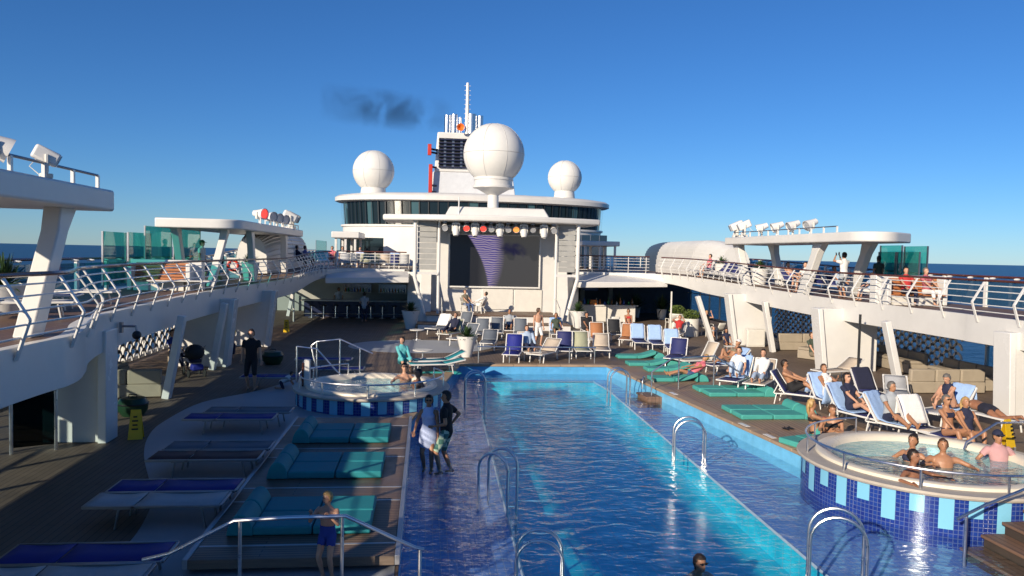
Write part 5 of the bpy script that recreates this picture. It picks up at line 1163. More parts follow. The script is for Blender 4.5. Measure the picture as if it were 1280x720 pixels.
    rm = to.modifiers.new('r', 'REMESH'); rm.mode = 'VOXEL'; rm.voxel_size = vox; sm_ = to.modifiers.new('s', 'SMOOTH'); sm_.factor = .5; sm_.iterations = 3
    dg = bpy.context.evaluated_depsgraph_get(); ev = to.evaluated_get(dg); me0 = bpy.data.meshes.new_from_object(ev); bpy.data.objects.remove(to)
    nv, nf = len(me0.vertices), len(me0.polygons)
    co = np.empty(nv*3); me0.vertices.foreach_get('co', co); co = co.reshape(-1, 3); no = np.empty(nv*3); me0.vertices.foreach_get('normal', no); no = no.reshape(-1, 3)
    faces = [tuple(p.vertices) for p in me0.polygons]; cen = np.array([co[list(f)].mean(0) for f in faces])
    best = np.full(nf, 1e9); reg = np.zeros(nf, int); par = np.zeros(nf); names = []
    for i, (p0, p1, r0, r1, rg) in enumerate(prim):
        A = np.array(p0); D = np.array(p1-p0); L2 = max(D@D, 1e-9); t = np.clip(((cen-A)@D)/L2, 0, 1); dd = np.linalg.norm(cen-(A+t[:, None]*D), axis=1)-(r0+(r1-r0)*t)
        k = dd < best; best[k] = dd[k]; reg[k] = i; par[k] = t[k]; names.append(rg)
    rgn = np.array(names)[reg]
    # along-limb parameters
    thp = np.zeros(nf)
    for i, nme in enumerate(names):
        if nme == 'thigh': first = (i == [j for j in range(len(names)) if names[j] == 'thigh'][0]) or names[i-1] != 'thigh'; k = reg == i; thp[k] = par[k]*.45 if first else .4+par[k]*.6
        if nme == 'uarm': first = names[i-1] != 'uarm'; k = reg == i; thp[k] = par[k]*.25 if first else par[k]
        if nme == 'shin': first = names[i-1] != 'shin'; k = reg == i; thp[k] = 1+(par[k]*.35 if first else .3+par[k]*.7)
    bm = MB(); bm.v = [tuple(v) for v in co]; bm.f = list(faces)
    for hd, pa, d, u, s in ft_:                       # five fingers on each palm
        n_ = d.cross(u).normalized()
        for q, (off, ln) in enumerate(((-.030, .062), (-.011, .074), (.009, .070), (.028, .055))):
            b0 = pa+u*off+d*.012; b1 = b0+d*ln*.55-n_*.006*s; b2 = b1+d*ln*.40-n_*.02*s; bm.tube([b0-d*.02, b0, b1, b2], [.0095, .0095, .0085, .006], 6)
        b0 = hd+d*.03-u*.028*s; bm.tube([b0, b0-u*.022*s+d*.02, b0-u*.026*s+d*.052], [.011, .010, .007], 6)
    t = thing('person', label, 'person', loc, rz, group, scale=S)
    bm.build('body', SKT[skin], t, ang=180)
    def shell(mask, name, mm, off, shrink=None):
        idx = np.nonzero(mask)[0]
        if len(idx) == 0: return
        used = sorted({v for i in idx for v in faces[i]}); mp = {v: k for k, v in enumerate(used)}
        q = MB(); jt = random.Random(len(used)); q.v = [tuple(co[v]+no[v]*(off+(jt.uniform(-.5, .7)*off if 'hair' in name else 0))) for v in used]; q.f = [tuple(mp[v] for v in faces[i]) for i in idx]; o = q.build(name, mm, t, ang=180); s_ = o.modifiers.new('s', 'SOLIDIFY'); s_.thickness = .008; s_.offset = -1; return o
    rel = cen-np.array(hc); hz = rel@np.array(hu); hy = rel@np.array(hf)
    if HR[hair] is not None and not cap:
        shell((rgn == 'head') & ((hz > .075+.12*np.maximum(0, .06-np.abs(rel@np.array(hr_)))) | ((hy < .0+.3*hz) & (hz > -.085))) & (best < .06), 'hair', HR[hair], .013)
    if HR[hair] is not None and cap: shell((rgn == 'head') & (hy < -.02) & (hz > -.07), 'hair', HR[hair], .012)
    if long_hair and HR[hair]:
        k = MB(); P = [hc+hu*.05-hf*.075, hc-hu*.06-hf*.105, hc-hu*.17-hf*.10-V3((0, 0, .03)), hc-hu*.26-hf*.085-V3((0, 0, .05))]
        rr = [.07, .075, .06, .02]; rings = [(p, hr_*r*1.15, hf*r*.6) for p, r in zip(P, rr)]; k.add(*loft(rings, 12)); k.build('long_hair', HR[hair], t, ang=180)
    if bun and HR[hair]: MB().ell(hc+hu*.11-hf*.07, (.05, .05, .045), 10, 7).build('hair_bun', HR[hair], t)
    if cap:
        cp_ = shell((rgn == 'head') & (hz > .035), 'cap', cap, .024); k = MB(); b0 = hc+hu*.055+hf*.1; k.add([b0-hr_*.07, b0+hr_*.07, b0+hr_*.05+hf*.075-hu*.015, b0-hr_*.05+hf*.075-hu*.015], [(0, 1, 2, 3)]); o = k.build('cap_peak', cap, cp_); s_ = o.modifiers.new('s', 'SOLIDIFY'); s_.thickness = .008
    if headtowel: shell((rgn == 'head') & ((hz > .02) | (hy < 0)), 'head_towel', headtowel, .035)
    k = MB()
    for s in (-1, 1):
        if glasses: k.ell(hc+hu*.022+hf*.092+hr_*(.034*s), (.028, .012, .020), 8, 5, HM)
        else: k.ell(hc+hu*.022+hf*.084+hr_*(.032*s), (.011, .008, .007), 8, 5, HM)
    if glasses: k.beam(hc+hu*.026+hf*.086-hr_*.078, hc+hu*.026+hf*.086+hr_*.078, .01, .012)
    k.build('sunglasses' if glasses else 'eyes', shade, t)
    MB().ell(hc-hu*.062+hf*.087, (.024, .007, .006), 8, 5, HM).build('mouth', mat('lips', (.30, .10, .08), .5), t)
    tor = np.isin(rgn, ['hip', 'belly', 'chest'])
    if dress: shell(np.isin(rgn, ['hip', 'belly', 'chest']) | ((rgn == 'thigh') & (thp < bot_len)), 'dress', dress, .022)
    if skirt:
        dn = -up; rg_ = [(pel+up*.12, rt*.135, fw*.115), (pel+up*.02, rt*.19, fw*.15), (pel+dn*.12, rt*.205, fw*.165), (pel+dn*skirt, rt*.22, fw*.185)]
        k = MB(); vs_, fs_ = loft(rg_, 20); k.add(vs_, fs_[:-2]); o = k.build('skirt', dress or bottom, t, ang=180); s_ = o.modifiers.new('s', 'SOLIDIFY'); s_.thickness = .01
    if top: shell(np.isin(rgn, ['belly', 'chest']) | ((rgn == 'hip')) | ((rgn == 'uarm') & (thp < sleeve)) | ((rgn == 'farm') & (sleeve > 1)), 'top', top, .018)
    if bottom: shell((rgn == 'hip') | ((rgn == 'thigh') & (thp < bot_len)) | ((rgn == 'shin') & (thp < bot_len)), 'shorts' if bot_len < 1.2 else 'trousers', bottom, .014 if not top else .012)
    if bikini:
        rp = cen-np.array(pel); hh = rp@np.array(up); shell(tor & (hh > .30) & (hh < .41), 'bikini_top', bikini, .010); shell((rgn == 'hip') & (hh < .06), 'bikini_bottom', bikini, .010)
    return t
STAND = dict()
def sit_rec(back, bend=.0, spread=.12, zs=.40, legz=.42, legx=.82):   # reclining on a lounger, facing +Y, seat at origin
    a = R_(back); return dict(pel=(0, 0, zs+.10), lean=90-back, feet=((-spread, legx-.25*bend, legz), (spread, legx-.12*bend, legz)), knee=(0, .2, 1), hands=((-.27, .28, zs+.16), (.25, .22, zs+.2)), elbow=(0, -.6, -.6), toes=(0, .55, .85))
def on_lounger(p, rz, back, **kw):
    """place a reclining person on a lounger placed at p with heading rz (foot -> head); person faces the foot"""
    d = Vector((math.cos(rz), math.sin(rz), 0)); q = Vector(p)+d*1.08; return (q.x, q.y, p[2]), rz+math.pi/2
TRM = cloth('navy_trunks', (.012, .014, .03)); BLK = cloth('black', (.012, .012, .014)); WHT = cloth('white', (.72, .71, .69)); LBL = cloth('pale_blue', (.38, .48, .62)); NVY = cloth('navy', (.016, .02, .05)); GRY = cloth('grey', (.34, .37, .40)); RED = cloth('red', (.45, .03, .03)); PNK = cloth('pink', (.62, .16, .20)); TRQ = cloth('turquoise', (.10, .42, .44)); BLU = cloth('blue', (.02, .05, .28)); DEN = cloth('denim', (.06, .10, .22)); KHK = cloth('khaki', (.20, .17, .12)); LAV = cloth('white_blue_dress', (.48, .56, .78)); OLV = cloth('olive', (.05, .07, .05)); TEALc = cloth('teal_shirt', (.02, .12, .13))
# checked shorts
m, nt, b = tex_mat('checked_cloth', .85); tc = nt.nodes.new('ShaderNodeTexCoord'); ck = nt.nodes.new('ShaderNodeTexChecker'); ck.inputs['Scale'].default_value = 9; ck.inputs['Color1'].default_value = (.42, .55, .40, 1); ck.inputs['Color2'].default_value = (.06, .17, .14, 1); nt.links.new(tc.outputs['Object'], ck.inputs[0]); nt.links.new(ck.outputs[0], b.inputs[0])
CHK = MT['checked_cloth']
# --- the couple in the shallow water
g = G(538, 590, -.56); person((g.x-.05, g.y, -.56), R_(165), 'woman in pale blue-white dress and sunglasses standing in the shallow water', h=1.68, skin=1, hair='dark', dress=LAV, bot_len=.1, skirt=.34, glasses=True, female=True, feet=((-.09, .05, .07), (.1, -.05, .07)), hands=((-.24, .1, .82), (.30, .1, .95)), vox=.016, look=(10, 0))
g = G(556, 592, -.56); person((g.x+.02, g.y-.05, -.56), R_(70), 'man in black T-shirt and checked shorts standing beside the woman in the water', h=1.80, skin=1, hair='dark', top=BLK, bottom=CHK, bot_len=.95, feet=((-.12, .08, .07), (.12, -.08, .07)), hands=((-.22, .18, 1.05), (.30, -.02, 1.02)), elbow=(.3, -1, 0), vox=.016, look=(25, -5))
# --- boy at the handrail
p = V(410, 640, 9.85); person((p.x, 9.85, 0), R_(160), 'blond boy in blue swimming shorts holding the steel handrail', h=1.13, skin=0, hair='blond', bottom=BLU, bot_len=.45, hands=((-.20, .30, 1.36), (.22, .30, 1.36)), elbow=(0, .2, -1), look=(-35, -8), vox=.018)
# --- man in black on the shaded deck
g = G(314, 487); person((g.x, g.y, 0), R_(180), 'man in black T-shirt and black shorts walking on the shaded deck', h=1.80, skin=0, hair='dark', top=BLK, bottom=BLK, bot_len=1.05, feet=((-.12, .08, .07), (.1, -.1, .07)), hands=((-.30, .1, .78), (.30, -.05, .78)))
# --- crawling child
g = G(352, 486); person((g.x, g.y, 0), R_(-80), 'small child in white top crouching on the grey deck', h=.95, skin=0, hair='brown', top=WHT, bottom=NVY, bot_len=.9, pel=(0, 0, .40), lean=-55, feet=((-.12, -.35, .07), (.12, -.3, .07)), hands=((-.2, .75, .08), (.2, .7, .08)), knee=(0, 1, -.2), toes=(0, -.3, -1))
# --- swimmer
g = G(873, 716, -.35); person((g.x, g.y, -1.56), R_(200), 'dark-haired swimmer with glasses in the deep water', h=1.75, skin=1, hair='dark', glasses=True, pel=(0, -.25, .72), lean=-25, feet=((-.1, -.7, .25), (.1, -.8, .3)), hands=((-.4, .3, 1.0), (.4, .3, 1.0)), bottom=TRM, bot_len=.5, look=(0, 15), vox=.015)
# --- bathers in the tubs (waist-deep, sitting)
def bather(g, rz, lab, z=.45, **kw):
    d = dict(pel=(0, 0, -.36), lean=12, feet=((-.15, .5, -.55), (.15, .5, -.55)), knee=(0, 1, .3), hands=((-.38, .15, -.12), (.38, .15, -.12)), skin=1); d.update(kw)
    return person((g.x, g.y, z), R_(rz), lab, **d)
bather(G(506, 474, .45), 190, 'woman in sunglasses soaking in the shaded hot tub', hair='dark', glasses=True, female=True, skin=0); bather(G(519, 482, .45), 120, 'man turned away soaking in the shaded hot tub', hair='dark', skin=2)
bather(G(1137, 573, .38), 120, 'woman with hair in a bun soaking in the sunny hot tub', .38, hair='dark', female=True, bun=True, skin=1, bikini=NVY); bather(G(1180, 580, .38), 160, 'shirtless man facing the pool in the sunny hot tub', .38, hair='brown', skin=1, hands=((-.45, .25, .02), (.3, .3, .05)), build=1.1)
bather(G(1143, 597, .38), 205, 'bather leaning over the rim of the sunny hot tub towards the pool', .38, hair='dark', skin=2, lean=5, pel=(0, 0, -.33), hands=((-.45, .30, .02), (.5, .25, .02)))
bather(G(1250, 572, .38), 170, 'man in a dark cap and sunglasses at the back rim of the sunny tub', .38, hair='dark', glasses=True, cap=NVY, top=cloth('pale_pink', (.5, .28, .28)), pel=(0, 0, -.30)); 
# --- sitting on the rim behind the sunny tub
def sitter(px, py, rz, lab, z=0.0, **kw):
    g = G(px, py, z); d = dict(pel=(0, 0, .14), lean=10, feet=((-.12, .5, .07), (.12, .55, .07)), knee=(0, .4, 1), hands=((-.15, .42, .45), (.15, .45, .42)), elbow=(0, -.6, -.8)); d.update(kw); return person((g.x, g.y, z), R_(rz), lab, **d)
sitter(1184, 560, 190, 'woman with grey-blond hair sitting behind the sunny hot tub', .05, hair='grey', female=True, bikini=NVY, skin=1, pel=(0, 0, .42), glasses=True, h=1.68); sitter(1207, 562, 175, 'woman in a navy swimsuit with blond hair sitting behind the sunny hot tub', .05, hair='blond', female=True, skin=1, pel=(0, 0, .42), dress=NVY, bot_len=0, h=1.65, long_hair=True)
# --- blond woman and companion on the pool edge
sitter(1018, 548, 250, 'blond woman in a black bikini sitting on the pool surround', .01, hair='blond', female=True, long_hair=True, bikini=BLK, skin=1, glasses=True, feet=((-.1, .62, .07), (.12, .55, .07)), h=1.7); sitter(1040, 556, 140, 'dark-haired companion in a bikini sitting with crossed legs beside the blond woman', .01, hair='brown', skin=1, bikini=BLK, lean=-8, look=(40, 0), h=1.72)
# --- on the loungers on the right
def LP(lab): return RLpos[lab]
def rec(ll, lab, turn=0, **kw):
    p, rz, bk = RLpos[ll]; loc, r = on_lounger(p, rz, bk); r += R_(turn); pose = sit_rec(min(75, bk+8)); pose.update(kw); return person(loc, r, lab, **pose)
rec(RL[0][3], 'shirtless man in black shorts reading a book on the navy lounger', skin=1, hair='dark', bottom=BLK, bot_len=.9, glasses=True, hands=((-.12, .38, .72), (.12, .40, .72)), build=1.15, feet=((-.2, .62, .44), (.15, .75, .42)), look=(0, -18))
rec(RL[1][3], 'woman in a white cover-up drinking on the light blue towel', skin=1, hair='brown', female=True, dress=WHT, bot_len=.5, hands=((-.08, .25, .95), (.2, .3, .6))); rec(RL[2][3], 'woman in a navy shirt and sunglasses sitting on the light blue towel', skin=0, hair='dark', female=True, top=NVY, bottom=NVY, glasses=True, long_hair=True, lean=18, hands=((-.1, .4, .55), (.12, .42, .55)))
rec(RL[3][3], 'sunbathing woman in a white cap with bare legs stretched out', skin=1, hair='dark', female=True, cap=WHT, bikini=KHK, feet=((-.1, .8, .42), (.12, .35, .46)), knee=(0, .2, 1)); rec(RL[4][3], 'woman in a white top hugging her knees on the light blue towel', skin=0, hair='dark', female=True, top=WHT, bottom=LBL, bot_len=1.9, feet=((-.1, .4, .45), (.1, .45, .45)), lean=5)
rec(RL[5][3], 'woman in a loose white shirt sitting up on the sand lounger', skin=0, hair='dark', female=True, top=WHT, sleeve=1.5, bottom=LBL, bot_len=1.8, lean=8, long_hair=False, hands=((-.15, .45, .6), (.15, .45, .58)))
rec(RL[6][3], 'grey-haired man in a light grey shirt sitting up with his back to the sea', skin=1, hair='grey', turn=-25, top=GRY, bottom=NVY, bot_len=1.0, lean=2, build=1.12, hands=((-.15, .5, .55), (.2, .5, .5)), look=(25, 0))
rec(RL[8][3], 'older woman in a navy swimsuit bending forward on her lounger', skin=0, hair='grey', female=True, dress=NVY, bot_len=.05, lean=-18, feet=((-.12, .45, .42), (.12, .5, .42)), hands=((-.1, .6, .7), (.12, .58, .66)), look=(0, -15))
p, rz, bk = RLpos[RL[9][3]]; d = Vector((math.cos(rz), math.sin(rz), 0)); q = Vector(p)+d*.95
person((q.x, q.y, 0), rz-math.pi/2, 'tanned man in dark trunks lying face down on the pale lounger', pel=(0, 0, .47), lean=-82, prone=True, feet=((-.12, -.86, .44), (.12, -.86, .44)), knee=(0, 0, -1), hands=((-.28, .62, .42), (.28, .66, .42)), elbow=(0, .2, -.2), toes=(0, -1, -.3), skin=2, hair='dark', bottom=TRM, bot_len=.3, build=1.1)
g = G(862, 474, .05); person((g.x+.05, g.y, .14), R_(90), 'woman in a pink top and denim shorts lying on a curved teal pad', pel=(.0, -.05, .12), lean=48, feet=((-.1, .80, .10), (.1, .84, .10)), knee=(0, .2, 1), hands=((-.2, .3, .28), (.2, .25, .3)), elbow=(0, -.5, -.5), toes=(0, .6, .8), skin=1, hair='blond', top=PNK, sleeve=.3, bottom=DEN, bot_len=.5, female=True, glasses=True)
# --- far end
g = G(672, 432); person((g.x, g.y, 0), R_(200), 'shirtless man in white shorts standing between the loungers below the stage', h=1.74, skin=0, hair='brown', bottom=WHT, bot_len=1.0, feet=((-.1, .1, .07), (.1, -.1, .07)), look=(60, 0))
rec(FAR[3][3], 'person in a pale blue robe lying on the tall sand lounger', skin=0, hair='brown', top=LBL, sleeve=1.5, bottom=NVY, bot_len=1.9, build=1.15); rec(FAR[22][3], 'person in a red top with arms behind the head', skin=0, hair='brown', top=RED, sleeve=.4, bottom=GRY, bot_len=.6, hands=((-.2, -.25, 1.05), (.2, -.25, 1.05)), elbow=(0, 1, .3))
g = G(697, 425); lounger((g.x-.1, g.y-.6, 0), R_(85), 'lounger with a pale blue hood carrying the woman in olive', greyF, 60); RLpos['hood'] = ((g.x-.1, g.y-.6, 0), R_(85), 60); rec('hood', 'woman in an olive top resting under a pale blue towel', skin=1, hair='brown', female=True, top=OLV, bottom=OLV, bot_len=1.4); towel_on((g.x-.1, g.y-.6, 0), R_(85), 60, towelB, 'pale blue towel over the head of the lounger below the stage', drop=.4)
rec(FAR[8][3], 'bald man in a grey shirt sitting on a grey lounger below the stage', skin=1, hair='bald', top=GRY, bottom=NVY, bot_len=1.0, lean=10); rec(FAR[9][3], 'person in dark clothes curled up on the pale striped lounger', skin=0, hair='dark', top=NVY, sleeve=1.5, bottom=NVY, bot_len=1.9)
def chair_sit(px, py, rz, lab, z=0, **kw):
    g = G(px, py, z); d = dict(pel=(0, -.05, .55), lean=8, feet=((-.12, .42, .08), (.12, .46, .08)), knee=(0, 1, .5), hands=((-.16, .35, .62), (.16, .38, .62)), elbow=(0, -.6, -.8)); d.update(kw); return person((g.x, g.y, z), R_(rz), lab, **d)
chair_sit(884, 420, 190, 'woman in a black top sitting with both hands at her head', skin=0, hair='blond', female=True, top=BLK, sleeve=.2, bottom=BLK, bot_len=.8, hands=((-.16, .1, 1.25), (.16, .1, 1.25)), elbow=(.3, .5, -.6)); chair_sit(785, 418, 170, 'woman in a bikini top sitting at a white chair near the cream bar', skin=1, hair='dark', female=True, bikini=RED); chair_sit(735, 424, 185, 'man with dark hair on the black lounger beside the planter', skin=1, hair='dark', top=BLK, bottom=BLK, lean=28); chair_sit(908, 440, 180, 'child in a navy patterned top sitting beside the steel stool', skin=1, hair='dark', top=NVY, bottom=NVY, h=1.35)
g = G(503, 462); sitter(503, 463, 200, 'woman in a turquoise top sitting beside the turquoise lounger', 0, skin=0, hair='dark', female=True, top=TRQ, sleeve=1.2, bottom=TRQ, bot_len=1.2, pel=(0, 0, .36), look=(-60, 0))
sitter(1013, 458, 200, 'person with bare legs sitting on the low beige sofa block', 0, skin=0, hair='brown', bottom=KHK, top=OLV, pel=(0, .1, .55), feet=((-.1, .5, .08), (.1, .6, .08)))
# on stage
for px, py, rz, lab, kw in ((583, 391, 215, 'man in a patterned shirt and jeans sitting on the stage', dict(hair='brown', top=KHK, bottom=DEN, bot_len=1.9, lean=14)), (599, 391, 60, 'person in white lying back in a chair on the stage', dict(hair='dark', top=WHT, sleeve=1.2, bottom=WHT, bot_len=1.9, lean=38, feet=((-.12, .75, .3), (.12, .8, .3))))):
    p = V(px, py, 44.6); chair((p.x, 44.6, .71), R_(rz), 'white chair on the stage under the %s' % ('man in jeans' if px == 583 else 'person in white')); d = dict(pel=(0, -.05, .55), lean=8, feet=((-.12, .42, .08), (.12, .46, .08)), knee=(0, 1, .5), hands=((-.16, .35, .62), (.16, .38, .62)), elbow=(0, -.6, -.8)); d.update(kw); person((p.x, 44.6, .71), R_(rz), lab, **d)
# shaded seating and bar
sitter(218, 462, 240, 'man in a dark blue shirt sitting on the sofa beside the pushchair', 0, skin=0, hair='brown', top=BLU, bottom=NVY, bot_len=1.8, pel=(0, 0, .55), feet=((-.1, .5, .08), (.1, .5, .08))); sitter(286, 446, 200, 'person in a yellow top on the low shaded sofa', 0, skin=0, hair='blond', top=yellow, bottom=NVY, bot_len=1.8, pel=(0, 0, .55), feet=((-.1, .5, .08), (.1, .5, .08)))
g = G(455, 402); person((g.x, g.y, 0), R_(0), 'person in a grey shirt standing at the shaded bar', h=1.75, skin=0, hair='dark', top=GRY, bottom=NVY, bot_len=1.9, hands=((-.2, .3, 1.05), (.2, .3, 1.05)))
person((-9.6, 51.5, 0), R_(180), 'bartender in a pale shirt behind the shaded bar', h=1.75, skin=1, hair='dark', top=WHT, bottom=NVY, bot_len=1.9, hands=((-.25, .3, 1.0), (.25, .3, 1.05)))
# upper decks
def upper(px, py, X, rz, lab, **kw):
    p = H(px, py, X); z = (zL if X < 0 else zR)(p.y); return person((p.x, p.y, z+.005), R_(rz), lab, **kw)
upper(252, 352, -13.2, 260, 'man in a white shirt and green cap standing on the shaded promenade', h=1.78, skin=0, hair='brown', cap=cloth('green_cap', (.05, .2, .08)), top=WHT, bottom=DEN, bot_len=1.0)
upper(276, 356, -12.9, 120, 'man in a teal shirt and dark shorts on the shaded promenade', h=1.80, skin=1, hair='dark', top=TEALc, bottom=BLK, bot_len=1.0)
upper(1053, 392, 12.75, 20, 'man in a white T-shirt taking a photograph on the sunlit promenade', h=1.82, skin=1, hair='dark', top=WHT, bottom=GRY, bot_len=.95, hands=((-.12, .32, 1.62), (.1, .32, 1.62)), elbow=(-.3, .1, -1), look=(0, 0))
upper(1096, 392, 14.6, 10, 'person in dark green standing beside the teal wind screen', h=1.7, skin=1, hair='dark', top=OLV, bottom=BLK, bot_len=1.9)
# ================================================================ UPPER DECK FITTINGS
def slat_bench(x0, x1, Y, zf, label, s0, s1):
    zd = zf(Y); t = thing('slatted_bench', label, 'bench', ((x0+x1)/2, Y, zd)); L = x1-x0; c = (s0+s1)/2-(x0+x1)/2; W = s1-s0
    MB().box((0, .42, .52), (L, .4, 1.04)).build('white_back_box', white, t, bevel=.03)
    for e in (-1, 1): MB().box((c+e*(W/2+.09), .02, .46), (.16, .5, .92)).build('end_panel', white, t, bevel=.03)
    for j in range(6): MB().box((c, .16-.03*(5-j)+.02, .40+.1*j), (W, .03, .075)).build('back_slat', teak, t, bevel=.006)
    for j in range(4): MB().box((c, -.06-.1*j, .36), (W, .085, .03)).build('seat_slat', teak, t, bevel=.006)
    MB().box((c, -.1, .17), (W-.1, .3, .34)).build('plinth', offw, t)
a, c, d_, e_ = [V(px, 345, 27.6).x for px in (160, 250, 168, 234)]
slat_bench(a, c, 27.6, zL, 'teak slatted bench with white box back on the shaded promenade', d_, e_)
a, c, d_, e_ = [V(px, 370, 25.6).x for px in (1099, 1184, 1110, 1174)]
slat_bench(a, c, 25.6, zR, 'teak slatted bench with white box back on the sunlit promenade', d_, e_)
def wind_screen(X, spans, label, tops):
    t = thing('glass_wind_screen', label, 'wind screen')
    for (p0, p1), tp in zip(spans, tops):
        a, c = H(p0, tp, X), H(p1, tp, X); y0, y1 = sorted((a.y, c.y)); zt = a.z; zb = zL(y0)+.2
        MB().box((X, (y0+y1)/2, (zt+zb)/2), (.03, y1-y0-.06, zt-zb)).build('teal_pane', glass_t, t)
        for y in (y0, y1): MB().box((X, y, (zt+zb)/2), (.05, .05, zt-zb)).build('post', galv, t)
wind_screen(-14.3, [(128, 157), (160, 188)], 'teal glass wind screen of low panes on the shaded outer edge', [289, 290]); wind_screen(-14.1, [(181, 214), (217, 250)], 'taller teal glass wind screen beside the bench on the shaded outer edge', [282, 283])
wind_screen(15.3, [(1101, 1128), (1131, 1160)], 'teal glass wind screen behind the bench on the sunlit outer edge', [307, 308]); wind_screen(14.9, [(1099, 1120), (1122, 1150)], 'lower teal glass wind screen beside the sunlit bench', [315, 315])
wind_screen(-14.3, [(395, 408)], 'small teal glass screen beyond the ribbed shelter', [300])
def floodlight(loc, rz, label, s=1.0, lens=None, group=None, tilt=-25):
    t = thing('floodlight', label, 'floodlight', loc, rz, group, scale=s)
    MB().tube([(0, 0, 0), (0, 0, .22)], .05, 8).build('stem', offw, t); k = MB(); k.box((0, 0, .23), (.44, .08, .05)); k.box((-.21, 0, .36), (.04, .08, .26)); k.box((.21, 0, .36), (.04, .08, .26)); k.build('yoke', offw, t, bevel=.01)
    k = MB(); k.lathe([(0, -.30), (.12, -.29), (.15, -.1), (.22, .16), (.235, .24), (.21, .24)], n=16); o = k.build('head', white2, t); o.location = (0, 0, .42); o.rotation_euler = (R_(-90+tilt), 0, 0)
    k = MB(); k.lathe([(0, .20), (.21, .20)], n=16); k.build('lens', lens or LWm, o)
    return t
def boxlight(loc, rz, label, s=1.0, group=None):
    t = thing('box_floodlight', label, 'floodlight', loc, rz, group, scale=s)
    MB().box((0, 0, .06), (.3, .3, .12)).build('base', offw, t, bevel=.02); k = MB(); k.tube([(-.2, 0, .6), (-.2, 0, .14), (.2, 0, .14), (.2, 0, .6)], .045, 6); k.build('yoke', offw, t)
    o = MB().box((0, 0, 0), (.34, .62, .36)).build('housing', white2, t, bevel=.06, seg=3); o.location = (0, 0, .58); o.rotation_euler = (R_(-25), 0, 0); MB().box((0, .32, 0), (.28, .02, .3)).build('lens', LWm, o)
    o = MB().tube([(-.1, -.2, .5), (-.2, -.35, .3), (-.1, -.15, .1)], .012, 5).build('cable', offw, t)
for j, (px, py) in enumerate(((952, 294), (971, 293), (991, 292), (1013, 291))):
    p = H(px, py, 12.0); floodlight((12.0, p.y, 5.31), R_(70+10*j), 'white round floodlight on the sunlit canopy, %s from the box lamps' % ('first', 'second', 'third', 'farthest')[j], 1.0, group='round floodlights on the sunlit canopy')
for j, px in enumerate((913, 921, 930)):
    p = H(px, 294, 12.1); boxlight((12.1, min(p.y, 38.6), 5.31), R_(80), 'large white box lamp on the end of the sunlit canopy', 1.05, group='box lamps on the sunlit canopy')
p = H(325, 277, -11.5); floodlight((-11.5, p.y, 5.31), R_(-120), 'round floodlight with a red lens on the shaded canopy', 1.15, LR, tilt=-5)
for j, px in enumerate((338, 346, 354)): p = H(px, 277, -11.5); floodlight((-11.5, p.y, 5.31), R_(-130), 'white round floodlight beside the red one on the shaded canopy', 1.1, group='round floodlights on the shaded canopy', tilt=-5)
for j, px in enumerate((362, 367, 371)): p = H(px, 277, -11.5); boxlight((-11.5, min(p.y, 44.9), 5.31), R_(-70), 'large white box lamp on the end of the shaded canopy', 1.25, group='box lamps on the shaded canopy')
p = H(60, 224, -9.95); boxlight((-9.98, p.y, 5.25), R_(-60), 'white box floodlight on the edge of the big canopy above the palm pot', .62)
p = H(-3, 205, -9.95); floodlight((-9.98, p.y, 5.25), R_(-60), 'round floodlight at the rim of the big canopy', .8)
# upper deck loungers and people
rdm = random.Random(3)
UR = [(13.6, 17.2, 150, sandF, 'sand lounger with light blue towel on the sunlit promenade beyond the bench'), (13.9, 19.6, 160, blueN, 'navy lounger carrying the couple beyond the sunlit bench'), (13.3, 30.6, 100, blueN, 'navy lounger under the floodlight canopy'), (13.4, 32.3, 100, blueN, 'navy lounger under the floodlight canopy beside the bowl planter'), (13.0, 34.6, 95, blueN, 'navy lounger between the bowl planter and the ribbed shelter'), (12.9, 36.2, 95, paleF, 'pale lounger between the bowl planter and the ribbed shelter')]
for x, y, rz, f, lab in UR: lounger((x+.9, y, zR(y)+.005), R_(rz), lab, f, 45); RLpos[lab] = ((x+.9, y, zR(y)+.005), R_(rz), 45)
for i in range(9):
    y = 38.2+.85*i; f = (blueN, blueF, blueN)[i % 3]; lounger((11.75-.0*i, y, zR(y)+.005), R_(8), 'navy lounger in the row behind the sunlit railing near the ribbed shelter', blueN, 58, group='navy row behind the sunlit railing', scale=.98)
UL = [(-12.6, 16.5, 20, paleF, 'pale flat lounger behind the shaded railing near the big canopy'), (-13.4, 18.6, 10, blueF, 'blue lounger with pillow behind the shaded railing'), (-13.2, 20.2, 5, paleF, 'pale lounger beside the shaded teak bench'), (-12.9, 27.5, 10, greyF, 'grey lounger beyond the shaded teak bench')]
for x, y, rz, f, lab in UL: lounger((x+1.6, y, zL(y)+.005), R_(180+rz), lab, f, 20 if f == blueF else 0)
for j in range(7):
    x = -9.0+.62*j; lounger((x, 48.2, 3.12), R_(90), ['lilac', 'pale', 'green', 'green', 'pale', 'towelled', 'pale'][j]+' lounger above the shaded bar, %s from the curved railing' % ('first second third fourth fifth sixth seventh'.split()[j]), [paleF, greyF, greenF, greenF, sandF, blueN, paleF][j], 58, group='loungers above the shaded bar', scale=.95)
towel_on((-5.9, 48.2, 3.12), R_(90), 58, towelB, 'light blue towel over a lounger above the shaded bar', drop=.6)
pr_ = lambda lab, tx, **kw: rec(lab, tx, **kw)
rec(UR[1][4], 'man in a grey vest reclining on the sunlit promenade', skin=1, hair='grey', top=GRY, sleeve=.1, bottom=KHK, bot_len=.9, lean=20); rec(UR[2][4], 'woman in pale blue reclining under the floodlight canopy', skin=1, hair='brown', female=True, top=LBL, bottom=LBL); rec(UR[4][4], 'man with bare chest reclining beside the ribbed shelter', skin=0, hair='dark', bottom=BLU)
